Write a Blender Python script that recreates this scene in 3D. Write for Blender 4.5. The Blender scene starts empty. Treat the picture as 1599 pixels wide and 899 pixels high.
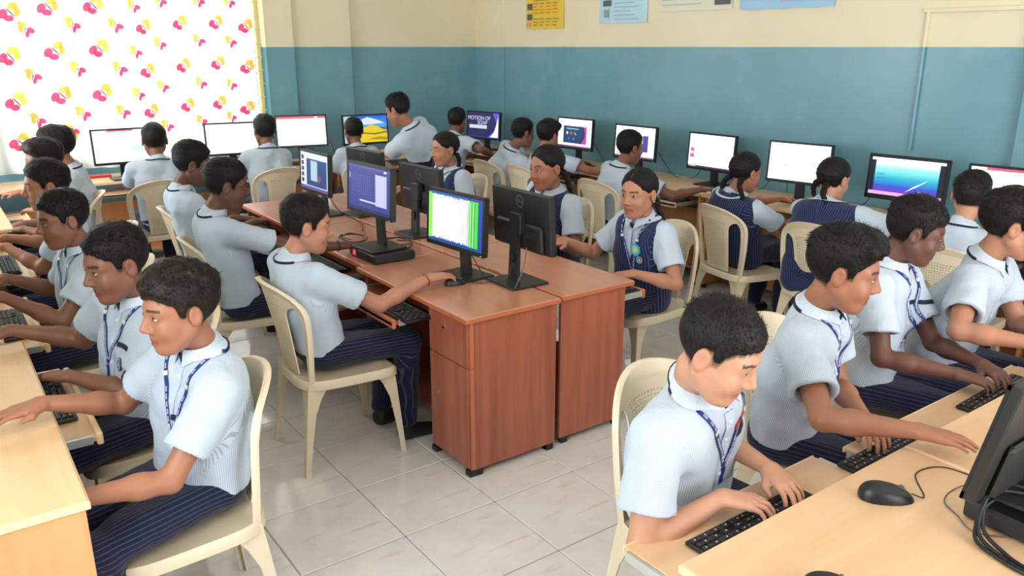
import bpy, math, random, time
import numpy as np
from mathutils import Vector, Matrix
random.seed(7); np.random.seed(7)
PI = math.pi
R = math.radians
scn = bpy.context.scene
COL = scn.collection
T0 = time.time()

# ------------------------------------------------------------------ camera
cam_d = bpy.data.cameras.new('camera'); cam = bpy.data.objects.new('camera', cam_d); COL.objects.link(cam)
cam_d.sensor_width = 36.0; cam_d.lens = 1256.0 / 1599.0 * 36.0; cam_d.clip_start = 0.05
cam.location = (0, 0, 1.83); cam.rotation_euler = (R(90 - 16.708), 0, R(-36.064))
scn.camera = cam
# ------------------------------------------------------------------ world, exposure
w = bpy.data.worlds.new('world'); scn.world = w; w.use_nodes = True
bgn = w.node_tree.nodes['Background']
bgn.inputs[0].default_value = (0.80, 0.90, 1.0, 1); bgn.inputs[1].default_value = 3.0
scn.view_settings.view_transform = 'Standard'; scn.view_settings.look = 'None'
scn.view_settings.exposure = 0.0; scn.view_settings.gamma = 1.0
scn.view_settings.use_curve_mapping = False

def area(name, loc, rot, sx, sy, power, col):
    d = bpy.data.lights.new(name, 'AREA'); d.shape = 'RECTANGLE'; d.size = sx; d.size_y = sy
    d.energy = power; d.color = col
    o = bpy.data.objects.new(name, d); o.location = loc; o.rotation_euler = rot; COL.objects.link(o)
    return o
# daylight outside the room's windows and the open doorway
area('daylight_back_window', (1.65, 8.55, 1.9), (R(-90), 0, 0), 2.3, 2.1, 78, (0.93, 0.97, 1.0))
area('daylight_left_window', (-1.00, 6.35, 1.75), (0, R(-90), 0), 1.6, 1.9, 98, (0.93, 0.97, 1.0))
area('daylight_left_window', (-1.00, 1.2, 1.75), (0, R(-90), 0), 1.6, 1.9, 78, (0.93, 0.97, 1.0))
area('daylight_door', (2.4, -1.85, 1.5), (R(90), 0, 0), 2.6, 2.1, 98, (1.0, 0.98, 0.95))
# ------------------------------------------------------------------ material helpers
def mat(name, col, rough=0.6, metal=0.0, spec=0.5, coat=0.0, emit=None, es=1.0, alpha=1.0, trans=0.0):
    m = bpy.data.materials.new(name); m.use_nodes = True
    b = m.node_tree.nodes['Principled BSDF']
    b.inputs['Base Color'].default_value = (*col[:3], 1); b.inputs['Roughness'].default_value = rough
    b.inputs['Metallic'].default_value = metal; b.inputs['Specular IOR Level'].default_value = spec
    b.inputs['Coat Weight'].default_value = coat
    if emit: b.inputs['Emission Color'].default_value = (*emit, 1); b.inputs['Emission Strength'].default_value = es
    return m
def nodes(m):
    t = m.node_tree; return t, t.nodes, t.links, t.nodes['Principled BSDF']
def add(t, typ, **kw):
    n = t.nodes.new(typ)
    for k, v in kw.items():
        if k.startswith('i_'): n.inputs[k[2:].replace('_', ' ')].default_value = v
        else: setattr(n, k, v)
    return n
def mixcol(t, fac, a, b, mode='MIX'):
    n = t.nodes.new('ShaderNodeMix'); n.data_type = 'RGBA'; n.blend_type = mode
    for s, v in ((n.inputs[0], fac), (n.inputs[6], a), (n.inputs[7], b)):
        if hasattr(v, 'links'): t.links.new(v, s)
        elif isinstance(v, (int, float)): s.default_value = v
        else: s.default_value = (*v[:3], 1)
    return n.outputs[2]
def mth(t, op, a, b=0.0, c=0.0, clamp=False):
    n = t.nodes.new('ShaderNodeMath'); n.operation = op; n.use_clamp = clamp
    for s, v in zip(n.inputs, (a, b, c)):
        if hasattr(v, 'links'): t.links.new(v, s)
        else: s.default_value = v
    return n.outputs[0]
def ramp(t, fac, stops):
    n = t.nodes.new('ShaderNodeValToRGB'); t.links.new(fac, n.inputs[0])
    e = n.color_ramp.elements
    while len(e) < len(stops): e.new(0.5)
    for q, (p, c) in zip(e, stops): q.position = p; q.color = (*c[:3], 1) if not isinstance(c, (int, float)) else (c, c, c, 1)
    return n.outputs[0]
def objcoord(t, scale=(1, 1, 1), world=False):
    if world: src = t.nodes.new('ShaderNodeNewGeometry').outputs['Position']
    else: src = t.nodes.new('ShaderNodeTexCoord').outputs['Object']
    mp = t.nodes.new('ShaderNodeMapping'); mp.inputs['Scale'].default_value = scale
    t.links.new(src, mp.inputs[0]); return mp.outputs[0]
def noise(t, vec, scale, detail=3.0, rough=0.5):
    n = t.nodes.new('ShaderNodeTexNoise'); n.inputs['Scale'].default_value = scale
    n.inputs['Detail'].default_value = detail; n.inputs['Roughness'].default_value = rough
    t.links.new(vec, n.inputs['Vector']); return n.outputs['Fac']
def bump(t, h, strength, dist, b):
    n = t.nodes.new('ShaderNodeBump'); n.inputs['Strength'].default_value = strength; n.inputs['Distance'].default_value = dist
    t.links.new(h, n.inputs['Height']); t.links.new(n.outputs[0], b.inputs['Normal'])
def S(r, g, b):   # sRGB 0-255 -> linear
    f = lambda c: (c / 255 / 12.92) if c / 255 <= 0.04045 else ((c / 255 + 0.055) / 1.055) ** 2.4
    return (f(r), f(g), f(b))

def wood(name, c1, c2, axis, rough=0.28, sc=1.0):
    m = mat(name, c1, rough, coat=0.15); t, N, L, b = nodes(m)
    s = [26 * sc] * 3; s[axis] = 1.3 * sc
    v = objcoord(t, s, world=True)
    n1 = noise(t, v, 1.0, 4, 0.6); n2 = noise(t, objcoord(t, [4 if i != axis else .5 for i in range(3)], world=True), 1.0, 2)
    f = mth(t, 'ADD', mth(t, 'MULTIPLY', n1, .65), mth(t, 'MULTIPLY', n2, .45))
    L.new(ramp(t, f, [(0.38, c2), (0.68, c1)]), b.inputs['Base Color'])
    L.new(ramp(t, n1, [(0.3, rough + .02), (0.7, rough + .05)]), b.inputs['Roughness'])
    return m
M = {}
M['beige_y'] = wood('maple_laminate_along_row', S(238, 198, 148), S(224, 180, 128), 1, 0.30)
M['beige_x'] = wood('maple_laminate_along_wall', S(226, 186, 146), S(214, 172, 130), 0, 0.32)
M['beige_z'] = wood('maple_laminate_upright', S(228, 164, 110), S(218, 152, 98), 2, 0.4)
M['beige_edge'] = mat('maple_edge_band', S(250, 212, 168), 0.4)
M['red_y'] = wood('mahogany_laminate_top', S(200, 138, 110), S(190, 127, 99), 1, 0.22)
M['red_z'] = wood('mahogany_laminate_upright', S(184, 106, 80), S(152, 80, 60), 2, 0.30)
M['red_edge'] = mat('mahogany_edge_band', S(196, 112, 76), 0.35)
M['red_dark'] = mat('mahogany_inside', S(120, 55, 38), 0.5)
M['dark_under'] = mat('dark_brown_board', S(60, 40, 32), 0.7)
M['black'] = mat('black_plastic', (0.010, 0.010, 0.012), 0.38)
M['blackm'] = mat('matt_black_plastic', (0.014, 0.014, 0.015), 0.5)
M['casing'] = mat('monitor_casing', (0.015, 0.016, 0.014), 0.42)
M['key'] = mat('key_cap', (0.018, 0.018, 0.020), 0.45)
M['keymark'] = mat('key_legend', (0.55, 0.55, 0.55), 0.6)
M['kbbody'] = mat('keyboard_body', (0.008, 0.008, 0.010), 0.4)
M['steel'] = mat('steel_rail', (0.62, 0.64, 0.62), 0.35, metal=0.6)
M['chrome'] = mat('chrome', (0.8, 0.8, 0.8), 0.18, metal=1.0)
M['white'] = mat('white_plastic', (0.82, 0.82, 0.80), 0.4)
M['cable'] = mat('cable_rubber', (0.012, 0.012, 0.014), 0.45)
M['cableg'] = mat('grey_cable_rubber', (0.10, 0.10, 0.12), 0.45)
M['logo'] = mat('grey_logo_print', (0.20, 0.21, 0.20), 0.35)
M['navy'] = mat('navy_cloth', S(24, 26, 48), 0.8)
M['navyband'] = mat('navy_trim_cloth', S(26, 28, 52), 0.8)
M['ribbon'] = mat('blue_lanyard_ribbon', S(32, 52, 128), 0.55)
M['ribbonw'] = mat('white_lanyard_print', S(190, 200, 220), 0.6)
M['clasp'] = mat('cream_lanyard_clip', S(226, 222, 196), 0.4)
M['card'] = mat('card_plastic', S(206, 212, 210), 0.25)
M['red_badge'] = mat('red_badge', S(215, 70, 50), 0.4)
M['cyan_badge'] = mat('turquoise_badge', S(30, 172, 208), 0.45)
M['yellow_badge'] = mat('yellow_badge', S(225, 205, 110), 0.45)
M['belt'] = mat('belt_leather', (0.01, 0.01, 0.015), 0.4)
M['shoe'] = mat('shoe_leather', (0.012, 0.012, 0.014), 0.45)
M['eyewhite'] = mat('eye_white', (0.62, 0.58, 0.55), 0.2)
M['iris'] = mat('dark_iris', (0.012, 0.007, 0.005), 0.1)
M['thread_red'] = mat('red_thread', S(150, 40, 40), 0.7)
M['ledred'] = mat('red_led', (0.8, 0.02, 0.05), 0.4, emit=(1.0, 0.05, 0.12), es=1.5)
M['ledpink'] = mat('pink_led', (0.8, 0.02, 0.3), 0.4, emit=(1.0, 0.08, 0.55), es=2.0)
M['redcloth'] = mat('red_cover', S(205, 50, 60), 0.6)
M['gold'] = mat('small_stud', (0.85, 0.8, 0.7), 0.2, metal=0.7)

m = mat('beige_chair_plastic', S(226, 210, 178), 0.33, spec=0.5); t, N, L, b = nodes(m)
n = noise(t, objcoord(t, (1, 1, 1)), 3.0, 4, 0.6)
L.new(ramp(t, n, [(0.3, S(220, 202, 172)), (0.7, S(236, 220, 194))]), b.inputs['Base Color']); M['chair'] = m
b.inputs['Subsurface Weight'].default_value = 0.0

def tile_material():
    m = mat('glazed_floor_tile', S(222, 216, 208), 0.09, coat=0.3); t, N, L, b = nodes(m)
    v = objcoord(t, (1, 1, 1))
    base = noise(t, v, 6.0, 5, 0.6)
    mp = t.nodes.new('ShaderNodeMapping'); mp.inputs['Rotation'].default_value = (0, 0, R(62)); mp.inputs['Scale'].default_value = (2.6, 15, 1)
    L.new(v, mp.inputs[0])
    streak = noise(t, mp.outputs[0], 1.4, 3, 0.55)
    sf = ramp(t, streak, [(0.60, 0.0), (0.72, 1.0)])
    c = ramp(t, base, [(0.3, S(224, 220, 215)), (0.7, S(237, 234, 229))])
    col = mixcol(t, mth(t, 'MULTIPLY', sf, 0.45), c, S(214, 178, 158))
    L.new(col, b.inputs['Base Color']); return m
M['tile'] = tile_material()
M['grout'] = mat('grey_grout', S(140, 136, 132), 0.8)

def wall_material():
    m = mat('two_tone_wall_paint', S(235, 222, 190), 0.45); t, N, L, b = nodes(m)
    geo = t.nodes.new('ShaderNodeNewGeometry'); sep = t.nodes.new('ShaderNodeSeparateXYZ'); L.new(geo.outputs['Position'], sep.inputs[0])
    wob = noise(t, objcoord(t, (1, 1, 1), world=True), 2.5, 2)
    z = mth(t, 'ADD', sep.outputs['Z'], mth(t, 'MULTIPLY', mth(t, 'SUBTRACT', wob, .5), 0.012))
    fac = mth(t, 'GREATER_THAN', z, 1.826)
    vn = objcoord(t, (1, 1, 1), world=True)
    n1 = noise(t, vn, 1.6, 4, 0.6); n2 = noise(t, vn, 40, 2)
    scuff = ramp(t, noise(t, objcoord(t, (1, 1, 1.3), world=True), 2.3, 5, 0.62), [(0.56, 0.0), (0.70, 1.0)])
    blue = ramp(t, n1, [(0.3, S(106, 156, 172)), (0.7, S(120, 168, 182))])
    blue = mixcol(t, mth(t, 'MULTIPLY', scuff, .35), blue, S(150, 185, 200))
    cream = ramp(t, n1, [(0.3, S(238, 224, 190)), (0.7, S(244, 232, 202))])
    L.new(mixcol(t, fac, blue, cream), b.inputs['Base Color'])
    L.new(mth(t, 'ADD', mth(t, 'MULTIPLY', fac, .35), .32), b.inputs['Roughness'])
    bump(t, n2, 0.25, 0.002, b)
    return m
M['wall'] = wall_material()
M['ceiling'] = mat('white_ceiling_paint', S(245, 243, 236), 0.7)
M['frame'] = mat('cream_window_paint', S(236, 226, 160), 0.5)
M['poster_y'] = mat('yellow_paper', S(240, 205, 70), 0.6)
M['poster_b'] = mat('pale_blue_paper', S(190, 225, 240), 0.5)
M['poster_w'] = mat('cream_paper', S(232, 228, 208), 0.5)
M['poster_b2'] = mat('light_blue_paper', S(165, 205, 235), 0.5)
M['ink'] = mat('dark_grey_ink', S(95, 95, 100), 0.6)
M['inkr'] = mat('orange_ink', S(235, 120, 40), 0.6)
M['inkp'] = mat('pink_ink', S(220, 150, 190), 0.6)
M['inkb'] = mat('brown_ink', S(165, 130, 60), 0.6)
M['inkg'] = mat('grey_ink', S(150, 165, 175), 0.6)

def curtain_material(name, col, tr):
    m = bpy.data.materials.new(name); m.use_nodes = True; t = m.node_tree
    t.nodes.remove(t.nodes['Principled BSDF']); out = t.nodes['Material Output']
    d = add(t, 'ShaderNodeBsdfDiffuse'); d.inputs[0].default_value = (*col, 1)
    tl = add(t, 'ShaderNodeBsdfTranslucent'); tl.inputs[0].default_value = (*col, 1)
    mx = add(t, 'ShaderNodeMixShader'); mx.inputs[0].default_value = tr
    t.links.new(d.outputs[0], mx.inputs[1]); t.links.new(tl.outputs[0], mx.inputs[2]); t.links.new(mx.outputs[0], out.inputs[0])
    return m
M['curtain'] = curtain_material('white_curtain_cloth', (0.86, 0.87, 0.84), 0.5)
M['cur_pink'] = curtain_material('pink_curtain_print', S(230, 84, 122), 0.42)
M['cur_yel'] = curtain_material('yellow_curtain_print', S(248, 196, 100), 0.42)
M['cur_body'] = curtain_material('mauve_curtain_print', S(110, 40, 60), 0.25)
mg = bpy.data.materials.new('window_glass'); mg.use_nodes = True; t = mg.node_tree; t.nodes.remove(t.nodes['Principled BSDF'])
tr = add(t, 'ShaderNodeBsdfTransparent'); gl = add(t, 'ShaderNodeBsdfGlossy'); gl.inputs['Roughness'].default_value = .03
mx = add(t, 'ShaderNodeMixShader'); mx.inputs[0].default_value = 0.07
t.links.new(tr.outputs[0], mx.inputs[1]); t.links.new(gl.outputs[0], mx.inputs[2]); t.links.new(mx.outputs[0], t.nodes['Material Output'].inputs[0])
M['glass'] = mg
# screens: backlit, colour per face
ms = bpy.data.materials.new('lit_screen'); ms.use_nodes = True; t, N, L, b = nodes(ms)
at = add(t, 'ShaderNodeAttribute', attribute_name='Col'); b.inputs['Base Color'].default_value = (0.01, 0.01, 0.01, 1)
b.inputs['Roughness'].default_value = 0.35
L.new(at.outputs['Color'], b.inputs['Emission Color']); b.inputs['Emission Strength'].default_value = 1.0
M['screen'] = ms

def fabric(name, base, stripe, freq, width, rough=0.85, weave=0.5, amt=1.0):
    m = mat(name, base, rough, spec=0.2); t, N, L, b = nodes(m)
    at = add(t, 'ShaderNodeAttribute', attribute_name='u')
    s = mth(t, 'FRACT', mth(t, 'MULTIPLY', at.outputs['Fac'], freq))
    f = mth(t, 'LESS_THAN', s, width)
    vn = objcoord(t); n = noise(t, vn, 5.0, 3)
    b2 = ramp(t, n, [(0.3, tuple(c * 0.93 for c in base)), (0.7, base)])
    L.new(mixcol(t, mth(t, 'MULTIPLY', f, amt), b2, stripe), b.inputs['Base Color'])
    b.inputs['Sheen Weight'].default_value = 0.15
    h = mth(t, 'ADD', noise(t, vn, 14.0, 3, 0.5), mth(t, 'MULTIPLY', noise(t, vn, 300, 2), .05))
    bump(t, h, 0.35, 0.02, b)
    return m
M['shirt'] = fabric('pale_blue_striped_shirt_cloth', S(203, 214, 225), S(128, 146, 176), 210, 0.36, amt=.6)
M['shirt_plain'] = fabric('pale_blue_shirt_cloth', S(200, 212, 224), S(178, 194, 212), 210, 0.4)
M['collar'] = fabric('shirt_collar_cloth', S(208, 220, 232), S(186, 200, 220), 210, 0.3)
M['trouser'] = fabric('navy_pinstripe_trouser_cloth', S(27, 31, 56), S(84, 92, 122), 62, 0.16, amt=.7)
M['vest'] = fabric('navy_pinstripe_waistcoat_cloth', S(30, 36, 72), S(104, 116, 160), 72, 0.15, amt=.75)

def hairmat(name, col):
    m = mat(name, col, 0.5, spec=0.22); t, N, L, b = nodes(m)
    v = objcoord(t, (160, 60, 60)); n = noise(t, v, 1.0, 3, 0.6)
    L.new(ramp(t, n, [(0.3, tuple(c * .35 for c in col)), (0.8, tuple(c * 1.5 for c in col))]), b.inputs['Base Color'])
    bump(t, n, 0.9, 0.005, b)
    return m
M['hair'] = hairmat('black_hair', (0.010, 0.008, 0.007))
M['hairbrown'] = hairmat('dark_brown_hair', (0.018, 0.012, 0.009))

def skinmat():
    m = mat('skin', (0.4, 0.2, 0.12), 0.48, spec=0.4); t, N, L, b = nodes(m)
    at = add(t, 'ShaderNodeAttribute', attribute_name='Col')
    n = noise(t, objcoord(t), 9.0, 3)
    L.new(mixcol(t, 1.0, at.outputs['Color'], ramp(t, n, [(0.3, (0.90, 0.88, 0.88)), (0.7, (1.05, 1.03, 1.02))]), 'MULTIPLY'), b.inputs['Base Color'])
    b.inputs['Subsurface Weight'].default_value = 0.08; b.inputs['Subsurface Radius'].default_value = (0.012, 0.005, 0.003)
    b.inputs['Subsurface Scale'].default_value = 0.6
    bump(t, noise(t, objcoord(t), 260, 2), 0.10, 0.001, b)
    return m
M['skin'] = skinmat()
M['partskin'] = mat('parting_skin', S(150, 118, 104), 0.6)

# ------------------------------------------------------------------ mesh helpers
class MB:
    def __init__(s): s.v = []; s.f = []; s.mi = []; s.mats = []; s.col = []
    def _m(s, m):
        if m is None: return 0
        if m not in s.mats: s.mats.append(m)
        return s.mats.index(m)
    def raw(s, vs, fs, m=None, col=None):
        o = len(s.v); s.v += [tuple(v) for v in vs]; k = s._m(m)
        for f in fs: s.f.append([i + o for i in f]); s.mi.append(k); s.col.append(col)
        return s
    def box(s, x0, x1, y0, y1, z0, z1, m=None, bev=0.0, col=None):
        if bev <= 0:
            v = [(x, y, z) for z in (z0, z1) for y in (y0, y1) for x in (x0, x1)]
            return s.raw(v, [(0, 2, 3, 1), (4, 5, 7, 6), (0, 1, 5, 4), (2, 6, 7, 3), (0, 4, 6, 2), (1, 3, 7, 5)], m, col)
        b = min(bev, (x1 - x0) / 2.01, (y1 - y0) / 2.01, (z1 - z0) / 2.01)
        rings = []
        for z, i in ((z0, b), (z0 + b, 0), (z1 - b, 0), (z1, b)):
            a, c, d, e = x0 + i, x1 - i, y0 + i, y1 - i
            q = b if i == 0 else b * .5
            rings.append([(a + q, d, z), (c - q, d, z), (c, d + q, z), (c, e - q, z), (c - q, e, z), (a + q, e, z), (a, e - q, z), (a, d + q, z)])
        v = [p for r in rings for p in r]; f = []
        for k in range(3):
            for i in range(8):
                j = (i + 1) % 8; f.append((k * 8 + i, k * 8 + j, k * 8 + 8 + j, k * 8 + 8 + i))
        f.append(tuple(range(7, -1, -1))); f.append(tuple(range(24, 32)))
        return s.raw(v, f, m, col)
    def prism(s, pts, z0, z1, m=None, bev=0.0):      # pts ccw in xy
        n = len(pts); cx = sum(p[0] for p in pts) / n; cy = sum(p[1] for p in pts) / n
        lv = [(z0, 0), (z1, 0)] if bev <= 0 else [(z0, bev), (z0 + bev, 0), (z1 - bev, 0), (z1, bev)]
        v = []
        for z, i in lv:
            for k, p in enumerate(pts):
                if i:
                    dx, dy = cx - p[0], cy - p[1]; d = math.hypot(dx, dy) or 1; v.append((p[0] + dx / d * i, p[1] + dy / d * i, z))
                else: v.append((p[0], p[1], z))
        f = []
        for k in range(len(lv) - 1):
            for i in range(n): j = (i + 1) % n; f.append((k * n + i, k * n + j, k * n + n + j, k * n + n + i))
        f.append(tuple(range(n - 1, -1, -1))); f.append(tuple(range((len(lv) - 1) * n, len(lv) * n)))
        return s.raw(v, f, m)
    def loft(s, rings, m=None, caps=True, closed=True):
        n = len(rings[0]); v = [p for r in rings for p in r]; f = []
        for k in range(len(rings) - 1):
            for i in range(n if closed else n - 1): j = (i + 1) % n; f.append((k * n + i, k * n + j, k * n + n + j, k * n + n + i))
        if caps and closed: f.append(tuple(range(n - 1, -1, -1))); f.append(tuple(range((len(rings) - 1) * n, len(rings) * n)))
        return s.raw(v, f, m)
    def tube(s, pts, r, m=None, n=8, caps=True):
        pts = [Vector(p) for p in pts]; rr = r if isinstance(r, (list, tuple)) else [r] * len(pts)
        rings = []; nrm = None
        for i, p in enumerate(pts):
            d = (pts[min(i + 1, len(pts) - 1)] - pts[max(i - 1, 0)]).normalized()
            if nrm is None: nrm = d.orthogonal().normalized()
            nrm = (nrm - d * nrm.dot(d)).normalized(); b = d.cross(nrm)
            rings.append([tuple(p + (nrm * math.cos(a) + b * math.sin(a)) * rr[i]) for a in [2 * PI * k / n for k in range(n)]])
        return s.loft(rings, m, caps)
    def strip(s, pts, sides, ups, w, h, m=None, col=None):   # rectangular section ribbon
        rings = []
        for p, a, u in zip(pts, sides, ups):
            p, a, u = Vector(p), Vector(a), Vector(u)
            rings.append([tuple(p - a * w / 2), tuple(p + a * w / 2), tuple(p + a * w / 2 + u * h), tuple(p - a * w / 2 + u * h)])
        return s.loft(rings, m)
    def disc(s, c, r, m=None, n=20, axis='z', h=0.001, r2=None):
        r2 = r2 or r; v = []
        for k in (0, 1):
            for i in range(n):
                a = 2 * PI * i / n; u, w_ = math.cos(a) * r, math.sin(a) * r2
                q = {'z': (u, w_, h * k), 'x': (h * k, u, w_), 'y': (u, -h * k, w_)}[axis]
                v.append((c[0] + q[0], c[1] + q[1], c[2] + q[2]))
        f = [(i, (i + 1) % n, n + (i + 1) % n, n + i) for i in range(n)] + [tuple(range(n - 1, -1, -1)), tuple(range(n, 2 * n))]
        return s.raw(v, f, m)
    def mesh(s, name, m=None, smooth=None):
        me = bpy.data.meshes.new(name); me.from_pydata(s.v, [], s.f)
        ml = s.mats or [m or M['black']]
        for q in ml: me.materials.append(q)
        if s.mats: me.polygons.foreach_set('material_index', s.mi)
        if any(c is not None for c in s.col):
            a = me.color_attributes.new('Col', 'FLOAT_COLOR', 'CORNER'); buf = []
            for f, c in zip(s.f, s.col): buf += [*(c or (0, 0, 0)), 1.0] * len(f)
            a.data.foreach_set('color', buf)
        me.update(); me.validate()
        if smooth is not None: setsmooth(me, smooth)
        return me
    def build(s, name, m=None, parent=None, smooth=None):
        return link(name, s.mesh(name, m, smooth), parent)
def setsmooth(me, ang):
    me.polygons.foreach_set('use_smooth', [True] * len(me.polygons))
    if ang < 179:
        try: me.set_sharp_from_angle(angle=R(ang))
        except Exception: pass
def link(name, me, parent=None):
    o = bpy.data.objects.new(name, me); COL.objects.link(o)
    if parent: o.parent = parent
    return o
def thing(name, label, cat, loc=(0, 0, 0), rz=0.0, group=None):
    o = bpy.data.objects.new(name, None); COL.objects.link(o); o.empty_display_size = 0.1
    o.location = loc; o.rotation_euler = (0, 0, rz); o['label'] = label; o['category'] = cat
    if group: o['group'] = group
    return o
def tag(o, label, cat, group=None):
    o['label'] = label; o['category'] = cat
    if group: o['group'] = group
    return o
def copy_tree(o, parent=None):
    kids = list(o.children); c = o.copy(); COL.objects.link(c)
    if parent: c.parent = parent
    for ch in kids: copy_tree(ch, c)
    return c
def struct(o): o['kind'] = 'structure'; return o
def text_mesh(txt, size, extr=0.0006):
    cu = bpy.data.curves.new('txt', 'FONT'); cu.body = txt; cu.size = size; cu.extrude = extr; cu.align_x = 'CENTER'; cu.align_y = 'CENTER'
    o = bpy.data.objects.new('txt', cu); COL.objects.link(o)
    dg = bpy.context.evaluated_depsgraph_get(); me = bpy.data.meshes.new_from_object(o.evaluated_get(dg))
    vs = [tuple(v.co) for v in me.vertices]; fs = [tuple(p.vertices) for p in me.polygons]
    bpy.data.objects.remove(o); bpy.data.meshes.remove(me)
    return vs, fs

# ------------------------------------------------------------------ the room
X0, X1, Y0, Y1, ZC = -0.68, 5.36, -1.6, 8.03, 3.05
fl = MB().box(X0 - .1, X1 + .1, Y0 - .1, Y1 + .1, -0.06, -0.004, M['grout']).build('floor'); struct(fl)
TS = 0.425; tm = None
def tile_mesh(x0, x1, y0, y1):
    return MB().box(x0, x1, y0, y1, -0.012, 0.0, M['tile'], bev=0.003).mesh('tile')
tm = tile_mesh(-TS / 2 + .0016, TS / 2 - .0016, -TS / 2 + .0016, TS / 2 - .0036)
nt = 0
for i in range(-2, 13):
    for j in range(-3, 20):
        cx, cy = 1.272 + (i - 2.5) * TS, 2.455 + (j - 4.5) * TS
        if cx - TS / 2 < X0 or cx + TS / 2 > X1 or cy - TS / 2 < Y0 or cy + TS / 2 > Y1: 
            ax, bx, ay, by = max(cx - TS / 2, X0), min(cx + TS / 2, X1), max(cy - TS / 2, Y0), min(cy + TS / 2, Y1)
            if bx - ax < .03 or by - ay < .03: continue
            me = tile_mesh(ax - cx + .0016, bx - cx - .0016, ay - cy + .0016, by - cy - .0036)
        else: me = tm
        if cy < -0.3 and nt >= 0: 
            pass
        o = link('tile', me, fl); o.location = (cx, cy, 0); nt += 1
# walls (back wall has the curtained window opening)
WX0, WX1, WZ0, WZ1 = 0.56, 2.72, 0.90, 2.95
wb = MB(); d = 0.2
wb.box(X0 - .2, WX0, Y1, Y1 + d, 0, ZC); wb.box(WX1, X1 + .2, Y1, Y1 + d, 0, ZC)
wb.box(WX0, WX1, Y1, Y1 + d, 0, WZ0); wb.box(WX0, WX1, Y1, Y1 + d, WZ1, ZC)
struct(wb.build('wall_back', M['wall']))
struct(MB().box(2.84, 3.13, 7.93, Y1 + .01, 0, ZC, bev=.006).build('trim_1', M['wall']))
struct(MB().box(3.13, 3.76, 7.97, Y1 + .01, 0, ZC, bev=.006).build('trim_2', M['wall']))
wr = MB().box(X1, X1 + .2, Y0 - .2, Y1 + .2, 0, ZC); struct(wr.build('wall_right', M['wall']))
struct(MB().box(X1 - .018, X1 + .01, 7.50, Y1 + .01, 0, ZC, bev=.004).build('trim_3', M['wall']))
struct(MB().box(X1 - .06, X1 + .01, 1.2, 2.17, 0, ZC, bev=.008).build('trim_4', M['wall']))
wl = MB(); wins = [(5.40, 7.30), (0.25, 2.15)]
ys = [Y0 - .2, .25, 2.15, 5.40, 7.30, Y1 + .2]
for a, b_ in ((0, 1), (2, 3), (4, 5)): wl.box(X0 - .2, X0, ys[a], ys[b_], 0, ZC)
for a, b_ in wins: wl.box(X0 - .2, X0, a, b_, 0, .95); wl.box(X0 - .2, X0, a, b_, 2.55, ZC)
struct(wl.build('wall_left', M['wall']))
wf = MB(); wf.box(X0 - .2, 1.0, Y0 - .2, Y0, 0, ZC); wf.box(3.8, X1 + .2, Y0 - .2, Y0, 0, ZC); wf.box(1.0, 3.8, Y0 - .2, Y0, 2.6, ZC)
struct(wf.build('wall_front', M['wall']))
struct(MB().box(X0 - .2, X1 + .2, Y0 - .2, Y1 + .2, ZC, ZC + .15).build('ceiling', M['ceiling']))
def window(name, ax, a0, a1, z0, z1, pos, nbar):
    fr = MB()
    def bx(u0, u1, w0, w1, t=.03):
        if ax == 'x': fr.box(u0, u1, pos - t, pos + t, w0, w1, bev=.004)
        else: fr.box(pos - t, pos + t, u0, u1, w0, w1, bev=.004)
    bx(a0, a0 + .06, z0, z1); bx(a1 - .06, a1, z0, z1); bx(a0, a1, z0, z0 + .06); bx(a0, a1, z1 - .06, z1)
    for k in range(1, nbar): u = a0 + (a1 - a0) * k / nbar; bx(u - .02, u + .02, z0, z1)
    o = struct(fr.build(name, M['frame']))
    g = MB()
    if ax == 'x': g.box(a0 + .05, a1 - .05, pos - .003, pos + .003, z0 + .05, z1 - .05)
    else: g.box(pos - .003, pos + .003, a0 + .05, a1 - .05, z0 + .05, z1 - .05)
    g.build('pane', M['glass'], o); return o
window('window_1', 'x', WX0, WX1, WZ0, WZ1, Y1 + .10, 4)
window('window_2', 'y', 5.40, 7.30, .95, 2.55, X0 - .1, 4)
window('window_3', 'y', .25, 2.15, .95, 2.55, X0 - .1, 4)
sill = MB().box(WX0 - .05, WX1 + .05, Y1 - .03, Y1 + .02, WZ0 - .03, WZ0, bev=.004).build('trim_5', M['frame']); struct(sill)
# cream slotted post at the right edge of the curtain
pp = MB(); pp.box(2.735, 2.785, 7.90, 7.945, 0.78, 2.95, bev=.01)
for k in range(17): pp.box(2.728, 2.792, 7.892, 7.95, .86 + k * .124, .872 + k * .124, bev=.004)
tag(pp.build('window_post', M['frame']), 'thin cream-yellow ribbed upright post at the right edge of the butterfly curtain', 'post')

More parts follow.
